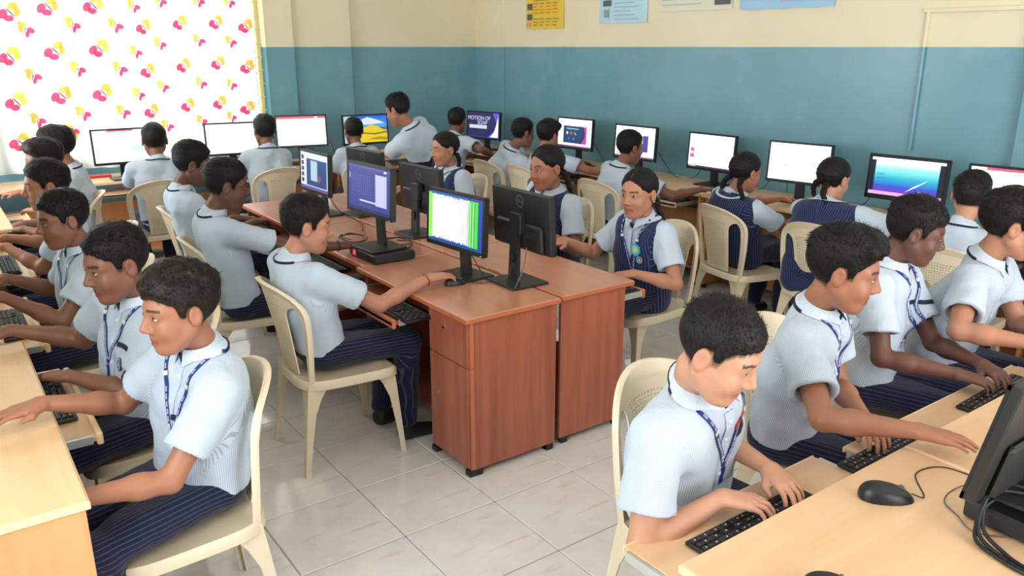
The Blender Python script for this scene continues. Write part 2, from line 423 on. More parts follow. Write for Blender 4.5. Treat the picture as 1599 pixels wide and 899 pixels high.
# ------------------------------------------------------------------ curtain with printed butterflies
def cfold(x, z):
    k = (x - .55) / 2.15
    a = .016 + .016 * (2.95 - z) / 2.1
    y = a * math.sin(2 * PI * (x * 3.1 + .04 * math.sin(z * 2))) + .5 * a * math.sin(2 * PI * (x * 7.3 + .3) + z)
    y += .035 * math.exp(-((x - 1.64) / .035) ** 2)
    return 7.915 - y * .8
cb = MB(); NX, NZ = 300, 26
xs = [.42 + (2.715 - .42) * i / NX for i in range(NX + 1)]; zs = [.80 + 2.17 * j / NZ for j in range(NZ + 1)]
vs = [(x, cfold(x, z), z) for z in zs for x in xs]
cb.raw(vs, [(j * (NX + 1) + i, j * (NX + 1) + i + 1, (j + 1) * (NX + 1) + i + 1, (j + 1) * (NX + 1) + i) for j in range(NZ) for i in range(NX)], M['curtain'])
def decal(poly, m, off):     # poly: (x,z) outline, convex-ish -> fan
    n = len(poly); cx = sum(p[0] for p in poly) / n; cz = sum(p[1] for p in poly) / n
    v = [(cx, cfold(cx, cz) - off, cz)]
    for k in (.5, 1.0):
        for p in poly: x = cx + (p[0] - cx) * k; z = cz + (p[1] - cz) * k; v.append((x, cfold(x, z) - off, z))
    f = [(0, 1 + i, 1 + (i + 1) % n) for i in range(n)] + [(1 + i, 1 + n + i, 1 + n + (i + 1) % n, 1 + (i + 1) % n) for i in range(n)]
    cb.raw(v, f, m)
def ell(cx, cz, a, b, rot, n=12):
    return [(cx + a * math.cos(t_) * math.cos(rot) - b * math.sin(t_) * math.sin(rot), cz + a * math.cos(t_) * math.sin(rot) + b * math.sin(t_) * math.cos(rot)) for t_ in [2 * PI * i / n for i in range(n)]]
def butterfly(cx, cz, s, rot, kind):
    def P(u, v): return cx + s * (u * math.cos(rot) - v * math.sin(rot)), cz + s * (u * math.sin(rot) + v * math.cos(rot))
    def lobe(u, v, a, b, r_, m, off): q = P(u, v); decal(ell(q[0], q[1], a * s, b * s, r_ + rot), m, off)
    if kind == 0:      # body along the local y axis, pink heart-shaped wing left, yellow one right
        lobe(-.25, .13, .22, .155, .35, M['cur_pink'], .0030); lobe(-.21, -.12, .185, .135, -.55, M['cur_pink'], .0036)
        lobe(.25, .13, .22, .155, -.35, M['cur_yel'], .0030); lobe(.21, -.12, .185, .135, .55, M['cur_yel'], .0036)
        lobe(0, .0, .028, .27, 0, M['cur_body'], .0044)
        lobe(-.06, .38, .012, .11, .35, M['cur_body'], .0044); lobe(.06, .38, .012, .11, -.35, M['cur_body'], .0044)
    else:
        lobe(-.24, .15, .20, .14, .3, M['cur_yel'], .0030); lobe(-.17, -.07, .15, .12, -.7, M['cur_yel'], .0036)
        lobe(.20, .08, .17, .13, 0, M['cur_pink'], .0030); lobe(.14, -.14, .09, .17, .2, M['cur_pink'], .0036)
        lobe(-.01, .0, .022, .20, .2, M['cur_body'], .0044)
for x, z in [(0.76,2.09),(0.71,1.75),(0.7,1.39),(0.68,1.06),(0.81,2.43),(1.04,2.14),(1.04,1.79),(1.04,1.43),(1.04,1.08),(1.05,2.49),(1.38,2.16),(1.38,1.81),(1.36,1.44),(1.39,2.52),(1.76,1.99),(1.75,1.62),(1.74,1.27),(1.78,2.36),(2.07,2.03),(2.06,1.66),(2.06,1.31),(2.08,2.4),(2.39,2.04),(2.37,1.68),(2.35,1.32),(2.41,2.39),(2.66,2.01),(2.64,1.64),(2.61,1.26),(2.67,2.37)]: butterfly(x, z, 
    .195 if x < 1.6 else .165, R(38), 0)
for x, z in [(0.85,1.96),(0.85,1.59),(0.83,1.23),(0.86,2.32),(1.2,2.0),(1.19,1.64),(1.18,1.27),(1.07,1.13),(1.2,2.35),(1.53,2.0),(1.52,1.64),(1.5,1.27),(1.54,2.36),(1.66,1.78),(1.64,1.42),(1.69,2.16),(1.92,2.21),(1.88,1.85),(1.86,1.48),(1.86,1.13),(1.96,2.57),(2.25,2.22),(2.22,1.88),(2.2,1.5),(2.17,1.16),(2.28,2.56),(2.53,2.22),(2.51,1.87),(2.48,1.48),(2.45,1.18),(2.56,2.57)]: butterfly(x, z, .175 if x < 1.6 else .15, R(-28), 1)
cur = cb.build('curtain', None, None, smooth=180)
tag(cur, 'white curtain printed with pink and yellow butterflies hanging over the back window', 'curtain')
tag(MB().tube([(.35, 7.93, 2.985), (2.85, 7.93, 2.985)], .012, M['steel'], 10).build('curtain_rod', None, None, 40), 'steel curtain rod above the butterfly curtain', 'rod')

# ------------------------------------------------------------------ posters and conduit on the right wall
def poster(name, y0, y1, z0, m, lab, marks):
    root = thing(name, lab, 'poster', (X1 - .001, (y0 + y1) / 2, z0), 0)
    w_ = abs(y1 - y0); b_ = MB(); n = 10; h = .95 - (z0 - 2.0)
    # paper sheet with slight curl at the foot (local: x out of wall is negative)
    v = []; 
    for j in range(9):
        for i in range(n + 1):
            u = i / n - .5; q = j / 8
            c = -.004 - .010 * math.exp(-q * 9) * (.5 + .5 * math.sin(i * 1.7)); v.append((c, u * w_, q * h + .004 * math.sin(i * 2.1) * (q == 0)))
    b_.raw(v, [(j * (n + 1) + i, (j + 1) * (n + 1) + i, (j + 1) * (n + 1) + i + 1, j * (n + 1) + i + 1) for j in range(8) for i in range(n)])
    b_.build('sheet', m, root, 180)
    pr = MB()
    for (u, q, uw, qh, mk) in marks:      # u: 0 = left edge as seen, q = metres above foot
        yc = w_ / 2 - u * w_
        pr.box(-.0175, -.0165, yc - uw * w_ , yc, q, q + qh, mk)
    pr.build('print', None, root)
    return root
mk = [(.05, .03, .10, .04, M['inkp'])]
for k in range(2): mk.append((.06, .09 + k * .10, .12, .06, M['ink']))
for k in range(10):
    if k != 3: 
        for j in range(4): mk.append((.22 + j * .17, .035 + k * .030, .09 + .05 * ((k * 7 + j * 3) % 3) / 2, .008, M['inkb'] if k not in (4, 5, 6) else M['inkr']))
poster('poster', 7.10, 6.48, 2.0, M['poster_y'], 'yellow poster with orange headings taped to the cream wall, leftmost of the posters', mk)
mk = [(.12, .05, .10, .07, M['inkg']), (.10, .15, .16, .05, M['ink'])]
for k in range(7): mk.append((.34, .03 + k * .035, .5 - .08 * (k % 3), .005, M['inkg']))
poster('poster', 5.96, 5.33, 2.035, M['poster_b'], 'pale blue poster with a round grey stamp, second poster from the left', mk)
mk = [(.78, .035, .20, .2, M['ink'])] + [(.05, .05 + k * .04, .55 - .1 * (k % 2), .004, M['inkg']) for k in range(4)]
poster('poster', 5.19, 4.40, 2.115, M['poster_w'], 'cream-white poster with a dark picture in its corner and curled foot', mk)
mk = [(.45, .055, .25, .03, M['inkp'])] + [(.1, .10 + k * .05, .8, .006, M['inkg']) for k in range(3)]
poster('poster', 4.33, 3.50, 2.10, M['poster_b2'], 'wide light blue poster with pink lettering, rightmost of the posters', mk)
cd = thing('conduit', 'thin painted electrical conduit running down the right wall and across near its top', 'conduit', (X1 - .004, 2.83, 0))
def band(dy0, dy1, z0, z1, m, nm): MB().box(-.016, .0035, dy0, dy1, z0, z1, bev=.004).build(nm, m, cd)
band(-.02, .0, 1.16, 2.04, M['wall'], 'upright_pipe'); band(-1.7, .02, 2.035, 2.062, M['wall'], 'crossing_pipe')
print('room', time.time() - T0)
# ------------------------------------------------------------------ plastic chair
def chair_meshes():
    out = []
    # seat (origin: floor centre, forward = +x)
    def seat_pt(u, v):           # u forward -1..1, v lateral -1..1
        x = u * .215; y = v * (.205 + .012 * u)
        k = (abs(u) ** 4 + abs(v) ** 4) ** .25
        z = .435 - .014 * (1 - min(1, k) ** 3) + .012 * max(0, -u - .6)
        if u > .75: z -= .03 * ((u - .75) / .25) ** 2
        return x, y, z
    def squircle(u, v):
        r = max(abs(u), abs(v)); 
        if r == 0: return 0, 0
        l = (abs(u / r) ** 5 + abs(v / r) ** 5) ** .2
        return u / l, v / l
    b = MB(); n = 16
    g = [[seat_pt(*squircle(-1 + 2 * i / n, -1 + 2 * j / n)) for j in range(n + 1)] for i in range(n + 1)]
    top = [p for r_ in g for p in r_]; b.raw(top, [(i * (n + 1) + j, (i + 1) * (n + 1) + j, (i + 1) * (n + 1) + j + 1, i * (n + 1) + j + 1) for i in range(n) for j in range(n)])
    bot = [(p[0], p[1], p[2] - .006) for p in top]; b.raw(bot, [(i * (n + 1) + j, i * (n + 1) + j + 1, (i + 1) * (n + 1) + j + 1, (i + 1) * (n + 1) + j) for i in range(n) for j in range(n)])
    rim = [(i, 0) for i in range(n)] + [(n, j) for j in range(n)] + [(i, n) for i in range(n, 0, -1)] + [(0, j) for j in range(n, 0, -1)]
    r0 = [g[i][j] for i, j in rim]
    def grow(p, k, dz): d = math.hypot(p[0], p[1]); return (p[0] * (1 + k / d), p[1] * (1 + k / d), p[2] + dz)
    b.loft([r0, [grow(p, .006, .003) for p in r0], [grow(p, .012, -.004) for p in r0], [grow(p, .013, -.038) for p in r0], [grow(p, .009, -.038) for p in r0], [grow(p, .0, -.008) for p in r0]], caps=False)
    out.append(('seat', b.mesh('seat', M['chair'], 40)))
    # legs: splayed tapered channels with a flared top
    for sx in (1, -1):
        for sy in (1, -1):
            b = MB(); rings = []
            for k in range(7):
                q = k / 6; z = .425 * (1 - q)
                x = sx * (.178 + .030 * q ** .9 + (.02 * q if sx < 0 else 0)); y = sy * (.168 + .028 * q)
                wx = .050 - .026 * min(1, q * 1.3) + (.05 * (1 - q * 4) if q < .25 else 0); wy = .046 - .020 * q + (.05 * (1 - q * 4) if q < .25 else 0)
                ax, ay = x + sx * .016, y + sy * .016
                th = .007
                rings.append([(ax, ay, z), (ax - sx * wx, ay, z), (ax - sx * wx, ay - sy * th, z), (ax - sx * th, ay - sy * th, z), (ax - sx * th, ay - sy * wy, z), (ax, ay - sy * wy, z)][::(1 if sx * sy > 0 else -1)])
            b.loft(rings)
            out.append(('leg', b.mesh('leg', M['chair'], 30)))
    # backrest surface: s lateral (m), h height above floor
    def bs(s_, h):
        q = (h - .43) / .44
        x = -.200 - .080 * q - .015 * q * q + 2.2 * s_ * s_ * (.4 + .6 * q)
        return (x, s_, h)
    # hoop outline
    HW = lambda h: .185 + .030 * math.sin(min(1, (h - .43) / .30) * PI / 2)
    path = []
    for k in range(9): h = .42 + k / 8 * .30; path.append((-HW(h), h))
    for k in range(1, 20):
        a = PI - PI * k / 20; path.append((.215 * math.cos(a) if abs(math.cos(a)) < .999 else .215 * math.cos(a), .72 + .150 * abs(math.sin(a)) ** .85))
    for k in range(9): h = .72 - k / 8 * .30; path.append((HW(h), h))
    b = MB(); rings = []
    for i, (s_, h) in enumerate(path):
        p0_ = path[max(0, i - 1)]; p1_ = path[min(len(path) - 1, i + 1)]
        tx, tz = p1_[0] - p0_[0], p1_[1] - p0_[1]; l = math.hypot(tx, tz); nx, nz = tz / l, -tx / l     # inward-pointing (for ccw from left up)
        wdt = .030 + .014 * math.exp(-((s_) / .14) ** 2) * (h > .7)
        a0 = bs(s_ - nx * .0, h - nz * .0); a1 = bs(s_ + nx * wdt, h + nz * wdt)
        f = .020
        rings.append([(a0[0] + .004, a0[1], a0[2]), (a0[0] - f * .3, a0[1] - nx * .006, a0[2] - nz * .006), (a0[0] - f, a0[1] - nx * .002, a0[2] - nz * .002),
                      (a0[0] - f * .8, a0[1] + nx * .004, a0[2] + nz * .004), (a1[0] - .004, a1[1], a1[2]), (a1[0] + .002, a1[1], a1[2])])
    b.loft(rings); out.append(('back_frame', b.mesh('back_frame', M['chair'], 50)))
    # perforated panel: narrow waist, flares into the hoop
    b = MB(); NC, NR = 15, 22; th = .006
    def halfw(q): return .092 + .030 * q + .062 * max(0, (q - .74) / .26) ** 2
    def topz(s_): return .72 + .150 * (max(0, 1 - (s_ / .215) ** 2)) ** .42 - .030
    def pt(c, r_, off=0.0):
        q = r_; s_ = c * halfw(q); h = .445 + (topz(s_) - .445) * q; p = bs(s_, h); return (p[0] + off, p[1], p[2])
   
    def lines(n, a, z):
        o = [a]
        for k in range(n): w0 = a + (z - a) * k / n; w1 = a + (z - a) * (k + 1) / n; o += [w0 + (w1 - w0) * .28, w0 + (w1 - w0) * .72]
        o.append(z); return o
    cu = [-1.0] + lines(NC, -.80, .80) + [1.0]; rv = [0.0] + lines(NR, .07, .86) + [.93, 1.0]
    nu, nv = len(cu), len(rv)
    for off in (0, 1):
        b.raw([pt(c, r_, -th * off) for r_ in rv for c in cu], [])
    def idx(i, j, o): return o * nu * nv + j * nu + i
    def hole(i, j):
        if i < 1 or i > nu - 3 or j < 1 or j > nv - 4: return False
        return (i - 1) % 2 == 1 and (j - 1) % 2 == 1
    F_ = []
    for j in range(nv - 1):
        for i in range(nu - 1):
            if hole(i, j):
                for (a, c_) in (((i, j), (i + 1, j)), ((i + 1, j), (i + 1, j + 1)), ((i + 1, j + 1), (i, j + 1)), ((i, j + 1), (i, j))):
                    F_.append((idx(*a, 0), idx(*a, 1), idx(*c_, 1), idx(*c_, 0)))
                continue
            F_.append((idx(i, j, 0), idx(i + 1, j, 0), idx(i + 1, j + 1, 0), idx(i, j + 1, 0)))
            F_.append((idx(i, j, 1), idx(i, j + 1, 1), idx(i + 1, j + 1, 1), idx(i + 1, j, 1)))
    for j in range(nv - 1): F_.append((idx(0, j, 0), idx(0, j + 1, 0), idx(0, j + 1, 1), idx(0, j, 1))); F_.append((idx(nu - 1, j, 0), idx(nu - 1, j, 1), idx(nu - 1, j + 1, 1), idx(nu - 1, j + 1, 0)))
    for i in range(nu - 1): F_.append((idx(i, 0, 0), idx(i, 0, 1), idx(i + 1, 0, 1), idx(i + 1, 0, 0)))
    b.f += [list(f) for f in F_]; b.mi += [0] * len(F_); b.col += [None] * len(F_)
    out.append(('back_panel', b.mesh('back_panel', M['chair'])))
    return out
CH = chair_meshes()
def chair(x, y, rz, label):
    root = thing('plastic_chair', label, 'chair', (x, y, 0), rz, 'beige plastic classroom chairs')
    root.scale = (1.04, 1.08, 1.0)
    for nm, me in CH: link(nm, me, root)
    return root

# ------------------------------------------------------------------ desks
def desk(name, label, x0, x1, y0, y1, front, cols, side=True, zt=.75, overhang=.04, tray=None, cabinet=None, leg_in=0.02, sub=True):
    """front: '-x','+x','+y' = the side people sit at. cols = (top, upright, edge)."""
    top, up, edge = cols
    root = thing(name, label, 'desk', ((x0 + x1) / 2, (y0 + y1) / 2, 0)); cx, cy = (x0 + x1) / 2, (y0 + y1) / 2
    L = lambda a, b, c, d, e, f, m, nm, bev=.003, par=None: MB().box(a - cx, b - cx, c - cy, d - cy, e, f, bev=bev).build(nm, m, par or root)
    tb = L(x0 + .002, x1 - .002, y0 + .002, y1 - .002, zt - .025, zt, top, 'desktop', .004)
    MB().box(x0 - cx, x1 - cx, y0 - cy, y1 - cy, zt - .0235, zt - .0035, bev=.002).build('edge_band', edge, tb)
    t_ = .02; ax = front[1]
    if ax == 'x':
        fx = x0 if front[0] == '-' else x1; s = 1 if front[0] == '-' else -1        # s points from front to back
        bx = x1 if s > 0 else x0
        for yy in (y0 + leg_in, y1 - leg_in - t_):
            L(min(fx + s * overhang, bx - s * .01), max(fx + s * overhang, bx - s * .01), yy, yy + t_, .03, zt - .025, up, 'side_panel', .002)
            for q in (fx + s * (overhang + .03), bx - s * .04): L(q - .02, q + .02, yy - .003, yy + t_ + .003, 0, .03, M['black'], 'foot', .003)
        L(min(bx - s * .03, bx - s * .045), max(bx - s * .03, bx - s * .045), y0 + leg_in + t_, y1 - leg_in - t_, .12, .50, up, 'back_panel', .001)
        L(min(bx - s * .05, fx + s * (overhang + .1)), max(bx - s * .05, fx + s * (overhang + .1)), y0 + leg_in + t_, y1 - leg_in - t_, .10, .118, up, 'lower_shelf', .001)
        if tray:
            (ta, tb2, out, zz) = tray
            q0, q1 = fx - s * out, fx + s * .26
            tr_ = L(min(q0, q1), max(q0, q1), ta, tb2, zz - .016, zz, up if cols[0] is M['red_y'] else top, 'keyboard_tray', .002)
            L(min(q0, q0 + s * .02), max(q0, q0 + s * .02), ta - .004, tb2 + .004, zz - .03, zz + .012, edge, 'tray_lip', .004, tr_)
            for yy in (ta - .012, tb2 + .002): L(min(q0 + s * .03, q1), max(q0 + s * .03, q1), yy, yy + .010, zz - .018, zz + .010, M['steel'], 'rail', .001, tr_)
    else:
        fy = y1 if front[0] == '+' else y0; s = -1 if front[0] == '+' else 1
        by = y0 if s < 0 else y1
        for xx in (x0 + leg_in, x1 - leg_in - t_):
            L(xx, xx + t_, min(fy + s * overhang, by - s * .01), max(fy + s * overhang, by - s * .01), .03, zt - .025, up, 'side_panel', .002)
            for q in (fy + s * (overhang + .03), by - s * .04): L(xx - .003, xx + t_ + .003, q - .02, q + .02, 0, .03, M['black'], 'foot', .003)
        L(x0 + leg_in + t_, x1 - leg_in - t_, min(by - s * .03, by - s * .045), max(by - s * .03, by - s * .045), .12, .50, up, 'back_panel', .001)
        L(x0 + leg_in + t_, x1 - leg_in - t_, min(by - s * .05, fy + s * (overhang + .1)), max(by - s * .05, fy + s * (overhang + .1)), .10, .118, up, 'lower_shelf', .001)
        if tray:
            (ta, tb2, out, zz) = tray
            q0, q1 = fy - s * out, fy + s * .26
            tr_ = L(ta, tb2, min(q0, q1), max(q0, q1), zz - .016, zz, top, 'keyboard_tray', .002)
            L(ta - .004, tb2 + .004, min(q0, q0 + s * .006), max(q0, q0 + s * .006), zz - .018, zz + .001, edge, 'tray_lip', .002, tr_)
            for xx in (ta - .014, tb2 + .002): L(xx, xx + .012, min(q0 + s * .02, q1), max(q0 + s * .02, q1), zz - .026, zz - .001, M['steel'], 'rail', .001, tr_)
    return root, L
BE_Y = (M['beige_y'], M['beige_z'], M['beige_edge']); BE_X = (M['beige_x'], M['beige_z'], M['beige_edge']); RED = (M['red_y'], M['red_z'], M['red_edge'])
# left row
desk('computer_desk', 'beige maple desk nearest the camera on the left, its orange end panel in view', -.62, .19, 2.04, 3.44, '+x', BE_Y, tray=(2.62, 3.28, .12, .655), leg_in=.006, overhang=.012)
desk('computer_desk', 'beige desk second from the camera in the left row, behind the nearest one', -.62, .13, 3.47, 4.55, '+x', BE_Y, tray=(3.62, 4.40, .16, .655))
desk('computer_desk', 'beige desk third from the camera in the left row', -.62, .22, 4.58, 5.74, '+x', BE_Y, tray=(4.8, 5.55, .16, .655))
desk('computer_desk', 'beige desk fourth from the camera in the left row, by the curtain end', -.62, .38, 5.77, 6.95, '+x', BE_Y, tray=(5.95, 6.75, .16, .655))
# desks along the back wall
desk('computer_desk', 'beige corner desk under the left part of the butterfly curtain', -.30, 1.72, 7.36, 7.86, '-y', BE_X, tray=(1.08, 1.66, .13, .66))
desk('computer_desk', 'beige desk below the middle screens of the back wall, right of the curtain corner desk', 1.75, 3.22, 7.36, 7.86, '-y', BE_X, tray=(2.1, 2.8, .13, .66))
desk('computer_desk', 'beige desk under the yellow-hill screen at the back wall', 3.25, 4.60, 7.36, 7.90, '-y', BE_X, tray=(3.35, 4.1, .13, .66))
# desks along the right wall
ysr = [(6.62, 7.90), (5.36, 6.60), (4.10, 5.34), (2.92, 4.08), (1.72, 2.90), (.60, 1.70)]
labs = ['beige desk in the far right corner, under the purple slide screen', 'beige desk at the right wall under the screen with a dark slide and pink band',
        'beige desk at the right wall below the screen partly hidden by a boy leaning in', 'beige desk at the right wall under the white screens beside the braided girl',
        'beige desk at the right wall under the turquoise and violet screen', 'beige desk at the right wall, nearest the camera']
for (a, c), lb in zip(ysr, labs): desk('computer_desk', lb, 4.76, 5.33, a, c, '-x', BE_Y, tray=(a + .12, c - .12, .13, .66))
# foreground right desks
desk('computer_desk', 'beige desk in the right foreground with the black mouse on it', 1.18, 2.10, .32, 1.005, '+y', BE_X, tray=(1.24, 2.02, .228, .645), leg_in=.03)
desk('computer_desk', 'beige desk right of the foreground one, with the leaning boy’s hand on it', 2.105, 3.36, .32, 1.005, '+y', BE_X, tray=(2.15, 3.28, .205, .645))
desk('computer_desk', 'beige desk at the far right of the foreground row, mostly out of frame', 3.365, 4.4, .32, 1.005, '+y', BE_X, tray=(3.42, 4.3, .20, .645))
# centre double row, mahogany
r1, L1_ = desk('computer_desk', 'mahogany desk with lockable pedestal at the near end, under the striped screen', 1.695, 2.205, 2.65, 3.685, '-x', RED, tray=(3.04, 3.62, .14, .655))
# rounded near corners suggested by a bevelled nosing, pedestal cabinet with drawer and door
ped = L1_(1.725, 2.185, 2.672, 3.00, .03, .725, M['red_z'], 'pedestal', .002)
L1_(1.717, 1.727, 2.678, 2.994, .515, .72, M['red_z'], 'drawer', .002, ped); L1_(1.717, 1.727, 2.678, 2.994, .04, .508, M['red_z'], 'door', .002, ped)
L1_(1.725, 1.742, 2.664, 2.672, .04, .515, M['red_edge'], 'corner_strip', .001, ped); L1_(1.725, 1.742, 2.664, 2.672, .52, .722, M['red_edge'], 'corner_strip', .001, ped)
for (yy, zz) in ((2.86, .655), (2.92, .33)): MB().disc((1.716 - 1.95, yy - 3.1675, zz), .009, n=14, axis='x', h=-.006).build('lock', M['chrome'], ped)
for (xx, yy) in ((1.735, 2.69), (2.165, 2.69), (1.735, 2.98)): L1_(xx - .02, xx + .02, yy - .02, yy + .02, 0, .03, M['black'], 'foot', .003, ped)
desk('computer_desk', 'mahogany desk under the dark-blue spreadsheet screen, middle of the centre-left row', 1.735, 2.205, 3.69, 4.72, '-x', RED, tray=(3.85, 4.6, .14, .655))
desk('computer_desk', 'mahogany desk at the far end of the centre-left row', 1.775, 2.205, 4.725, 5.74, '-x', RED, tray=(4.9, 5.6, .14, .655))
desk('computer_desk', 'mahogany desk at the near end of the centre-right row, open side panel in view', 2.225, 2.675, 2.665, 3.69, '+x', RED, tray=(2.70, 3.45, .11, .665), leg_in=.02)
desk('computer_desk', 'mahogany desk in the middle of the centre-right row, before the girl with the long braid', 2.225, 2.675, 3.695, 4.72, '+x', RED, tray=(3.85, 4.6, .11, .665))
desk('computer_desk', 'mahogany desk at the far end of the centre-right row', 2.225, 2.675, 4.725, 5.74, '+x', RED, tray=(4.9, 5.6, .11, .665))

# ------------------------------------------------------------------ monitors
LV, LF = text_mesh('DELL', .019)
def scr(items, w_, h_):
    b = MB()
    for k, it in enumerate(items):
        c = it[-1]; e = .00025 * k
        if it[0] == 'c':
            _, u, v, r_, _c = it; n = 18
            b.raw([(e, -(u - .5) * w_ * 1 + math.cos(2 * PI * i / n) * r_ * h_, (v - .5) * h_ + math.sin(2 * PI * i / n) * r_ * h_) for i in range(n)][::-1][::-1], [tuple(range(n))], M['screen'], c)
        elif it[0] == 'p':
            b.raw([(e, -(u - .5) * w_, (v - .5) * h_) for u, v in it[1]], [tuple(range(len(it[1])))[::-1]], M['screen'], c)
        elif it[0] == 't':
            _, txt, u, v, sz, _c = it; vs, fs = text_mesh(txt, sz, 0.0)
            b.raw([(e, -(u - .5) * w_ - p[0] * -1 * -1, (v - .5) * h_ + p[1]) for p in vs], fs, M['screen'], c)
        elif it[0] == 'g':    # vertical gradient: u0,u1,v0,v1, list of (pos, colour), n
            _, u0, u1, v0, v1, stops, _c = it; n = 24
            for i in range(n):
                q = (i + .5) / n
                for a in range(len(stops) - 1):
                    if stops[a][0] <= q <= stops[a + 1][0]: f = (q - stops[a][0]) / (stops[a + 1][0] - stops[a][0]); cc = tuple(x * (1 - f) + y * f for x, y in zip(stops[a][1], stops[a + 1][1]))
                va, vb = v0 + (v1 - v0) * i / n, v0 + (v1 - v0) * (i + 1) / n
                b.raw([(e, -(u - .5) * w_, (v - .5) * h_) for u, v in ((u0, va), (u1, va), (u1, vb), (u0, vb))][::-1], [(0, 1, 2, 3)], M['screen'], cc)
        else:
            u0, u1, v0, v1, _c = it
            b.raw([(e, -(u - .5) * w_, (v - .5) * h_) for u, v in ((u0, v0), (u1, v0), (u1, v1), (u0, v1))][::-1], [(0, 1, 2, 3)], M['screen'], c)
    return b
# the screen is seen from +x, so the viewer's right is -(-y): viewer looks along -x, right hand = +y
def monitor(label, x, y, yaw, w_, h_, zt, items, tilt=3.0, zb=.75, logo=False, name='monitor', stand='slab', bright=1.0, bez=.014):
    root = thing(name, label, 'monitor', (x, y, zb), yaw)
    H_ = zt - zb
    b = MB()
    b.box(-.028, 0, -w_ / 2, w_ / 2, -h_ / 2, h_ / 2, M['casing'], bev=.004)
    b.box(-.046, -.026, -w_ * .40, w_ * .40, -h_ * .49, -h_ * .02, M['casing'], bev=.012)
    for k in range(9): b.box(-.0475, -.045, -w_ * .3 + k * w_ * .02, -w_ * .3 + k * w_ * .02 + .004, -h_ * .44, -h_ * .26, M['black'])
    # bezel rim in front
    for (a, c, d_, e) in ((-w_ / 2, w_ / 2, h_ / 2 - bez, h_ / 2), (-w_ / 2, w_ / 2, -h_ / 2, -h_ / 2 + bez * 1.5), (-w_ / 2, -w_ / 2 + bez, -h_ / 2, h_ / 2), (w_ / 2 - bez, w_ / 2, -h_ / 2, h_ / 2)):
        b.box(-.004, .004, a, c, d_, e, M['black'], bev=.001)
    case = b.build('casing', None, root)
    case.location = (0, 0, H_ - h_ / 2); case.rotation_euler = (0, R(-tilt), 0)
    sw, sh = w_ - 2 * bez, h_ - 2.5 * bez
    sb = scr(items, sw, sh); sb.v = [(p[0] + .001, -p[1], p[2] + bez * .25) for p in sb.v]
    sb.f = [f[::-1] for f in sb.f]
    so = sb.build('screen', None, case)
    st = MB()
    st.box(-.001, .001, w_ / 2 - bez * 1.6, w_ / 2 - bez * .9, -h_ / 2 + .004, -h_ / 2 + .008, M['white']); 
    q = st.build('power_light', None, case); q.location = (.0045, 0, 0)
    nk = MB()
    z1 = H_ - h_ * .55
    nk.loft([[(-.075, -.035, .012), (-.075, .035, .012), (-.055, .035, .012), (-.055, -.035, .012)], [(-.062, -.030, z1), (-.062, .030, z1), (-.044, .030, z1), (-.044, -.030, z1)]], M['casing'])
    nk.box(-.062, -.03, -.045, .045, z1 - .05, z1 + .05, M['casing'], bev=.004)
    nk.disc((-.076, 0, z1 * .45), .017, M['black'], 18, 'x', -.004, .028)
    nk.build('stand_neck', None, root)
    bs_ = MB()
    if stand == 'slab': bs_.box(-.15, .06, -.115, .115, 0, .012, M['casing'], bev=.004)
    else:
        n = 28; bs_.prism([(-.05 + .10 * math.cos(2 * PI * i / n), .13 * math.sin(2 * PI * i / n)) for i in range(n)], 0, .014, M['black'], bev=.004)
    bs_.build('base', None, root)
    if logo:
        lg = MB(); n = 28; ro, ri = .029, .0255
        v = [(0, math.cos(2 * PI * i / n) * r_, math.sin(2 * PI * i / n) * r_) for r_ in (ro, ri) for i in range(n)]
        lg.raw(v, [(i, (i + 1) % n, n + (i + 1) % n, n + i) for i in range(n)])
        lg.raw([(-p[2] * 0, -p[0] * .95, p[1]) for p in LV], LF)
        lo = lg.build('logo', M['logo'], case); lo.location = (-.0288, 0, h_ / 2 - .048)
    return root
WH = (1.6, 1.6, 1.65); W2 = (1.15, 1.15, 1.2)
def c(r, g, b_, k=1.0): q = S(r, g, b_); return tuple(x * k for x in q)
white = [(0, 1, 0, 1, WH)]
def slide(bg, *more): return [(0, 1, 0, 1, WH)] + list(more)
scr_R1 = [(0, 1, 0, 1, WH), (0, 1, 0, .06, c(120, 70, 130)), (.16, .86, .14, .76, c(24, 70, 112)), ('p', [(.70, .14), (.86, .14), (.86, .76), (.76, .76), (.81, .55), (.80, .35)], c(222, 60, 170)), ('p', [(.62, .14), (.70, .14), (.80, .35), (.81, .55), (.76, .76), (.73, .76), (.77, .5)], c(30, 40, 110)),
          ('c', .28, .50, .055, c(235, 230, 215)), ('c', .40, .50, .06, c(220, 60, 60)), ('p', [(.50, .54), (.56, .46), (.54, .44), (.49, .52)], c(230, 235, 240)), ('c', .34, .30, .038, c(90, 140, 190)), ('c', .48, .30, .042, c(100, 150, 200)), (.26, .62, .64, .68, c(150, 205, 225)), (.03, .09, .70, .78, c(80, 80, 110))]
scr_R2 = [(0, 1, 0, 1, WH), (.70, .84, .2, .74, c(92, 72, 160)), (0, 1, 0, .05, c(150, 110, 160)), (.12, .22, .70, .74, c(150, 150, 160)), (.04, .2, .08, .11, c(120, 100, 130))]
scr_R3 = [(0, 1, 0, 1, WH), (0, 1, 0, .05, c(90, 50, 90)), (.03, .12, .46, .58, c(232, 130, 150)), (.03, .12, .28, .40, c(235, 100, 190)), (.02, .18, .01, .04, c(220, 200, 220))]
scr_R4 = [(0, 1, 0, 1, WH), (.28, .36, .40, .415, c(110, 110, 120)), (.72, .80, .44, .455, c(110, 110, 120))]
cy = [(0, c(120, 60, 210)), (.18, c(60, 90, 225)), (.45, c(40, 200, 225)), (.75, c(150, 245, 245, 1.2)), (1, (1.4, 1.5, 1.5))]
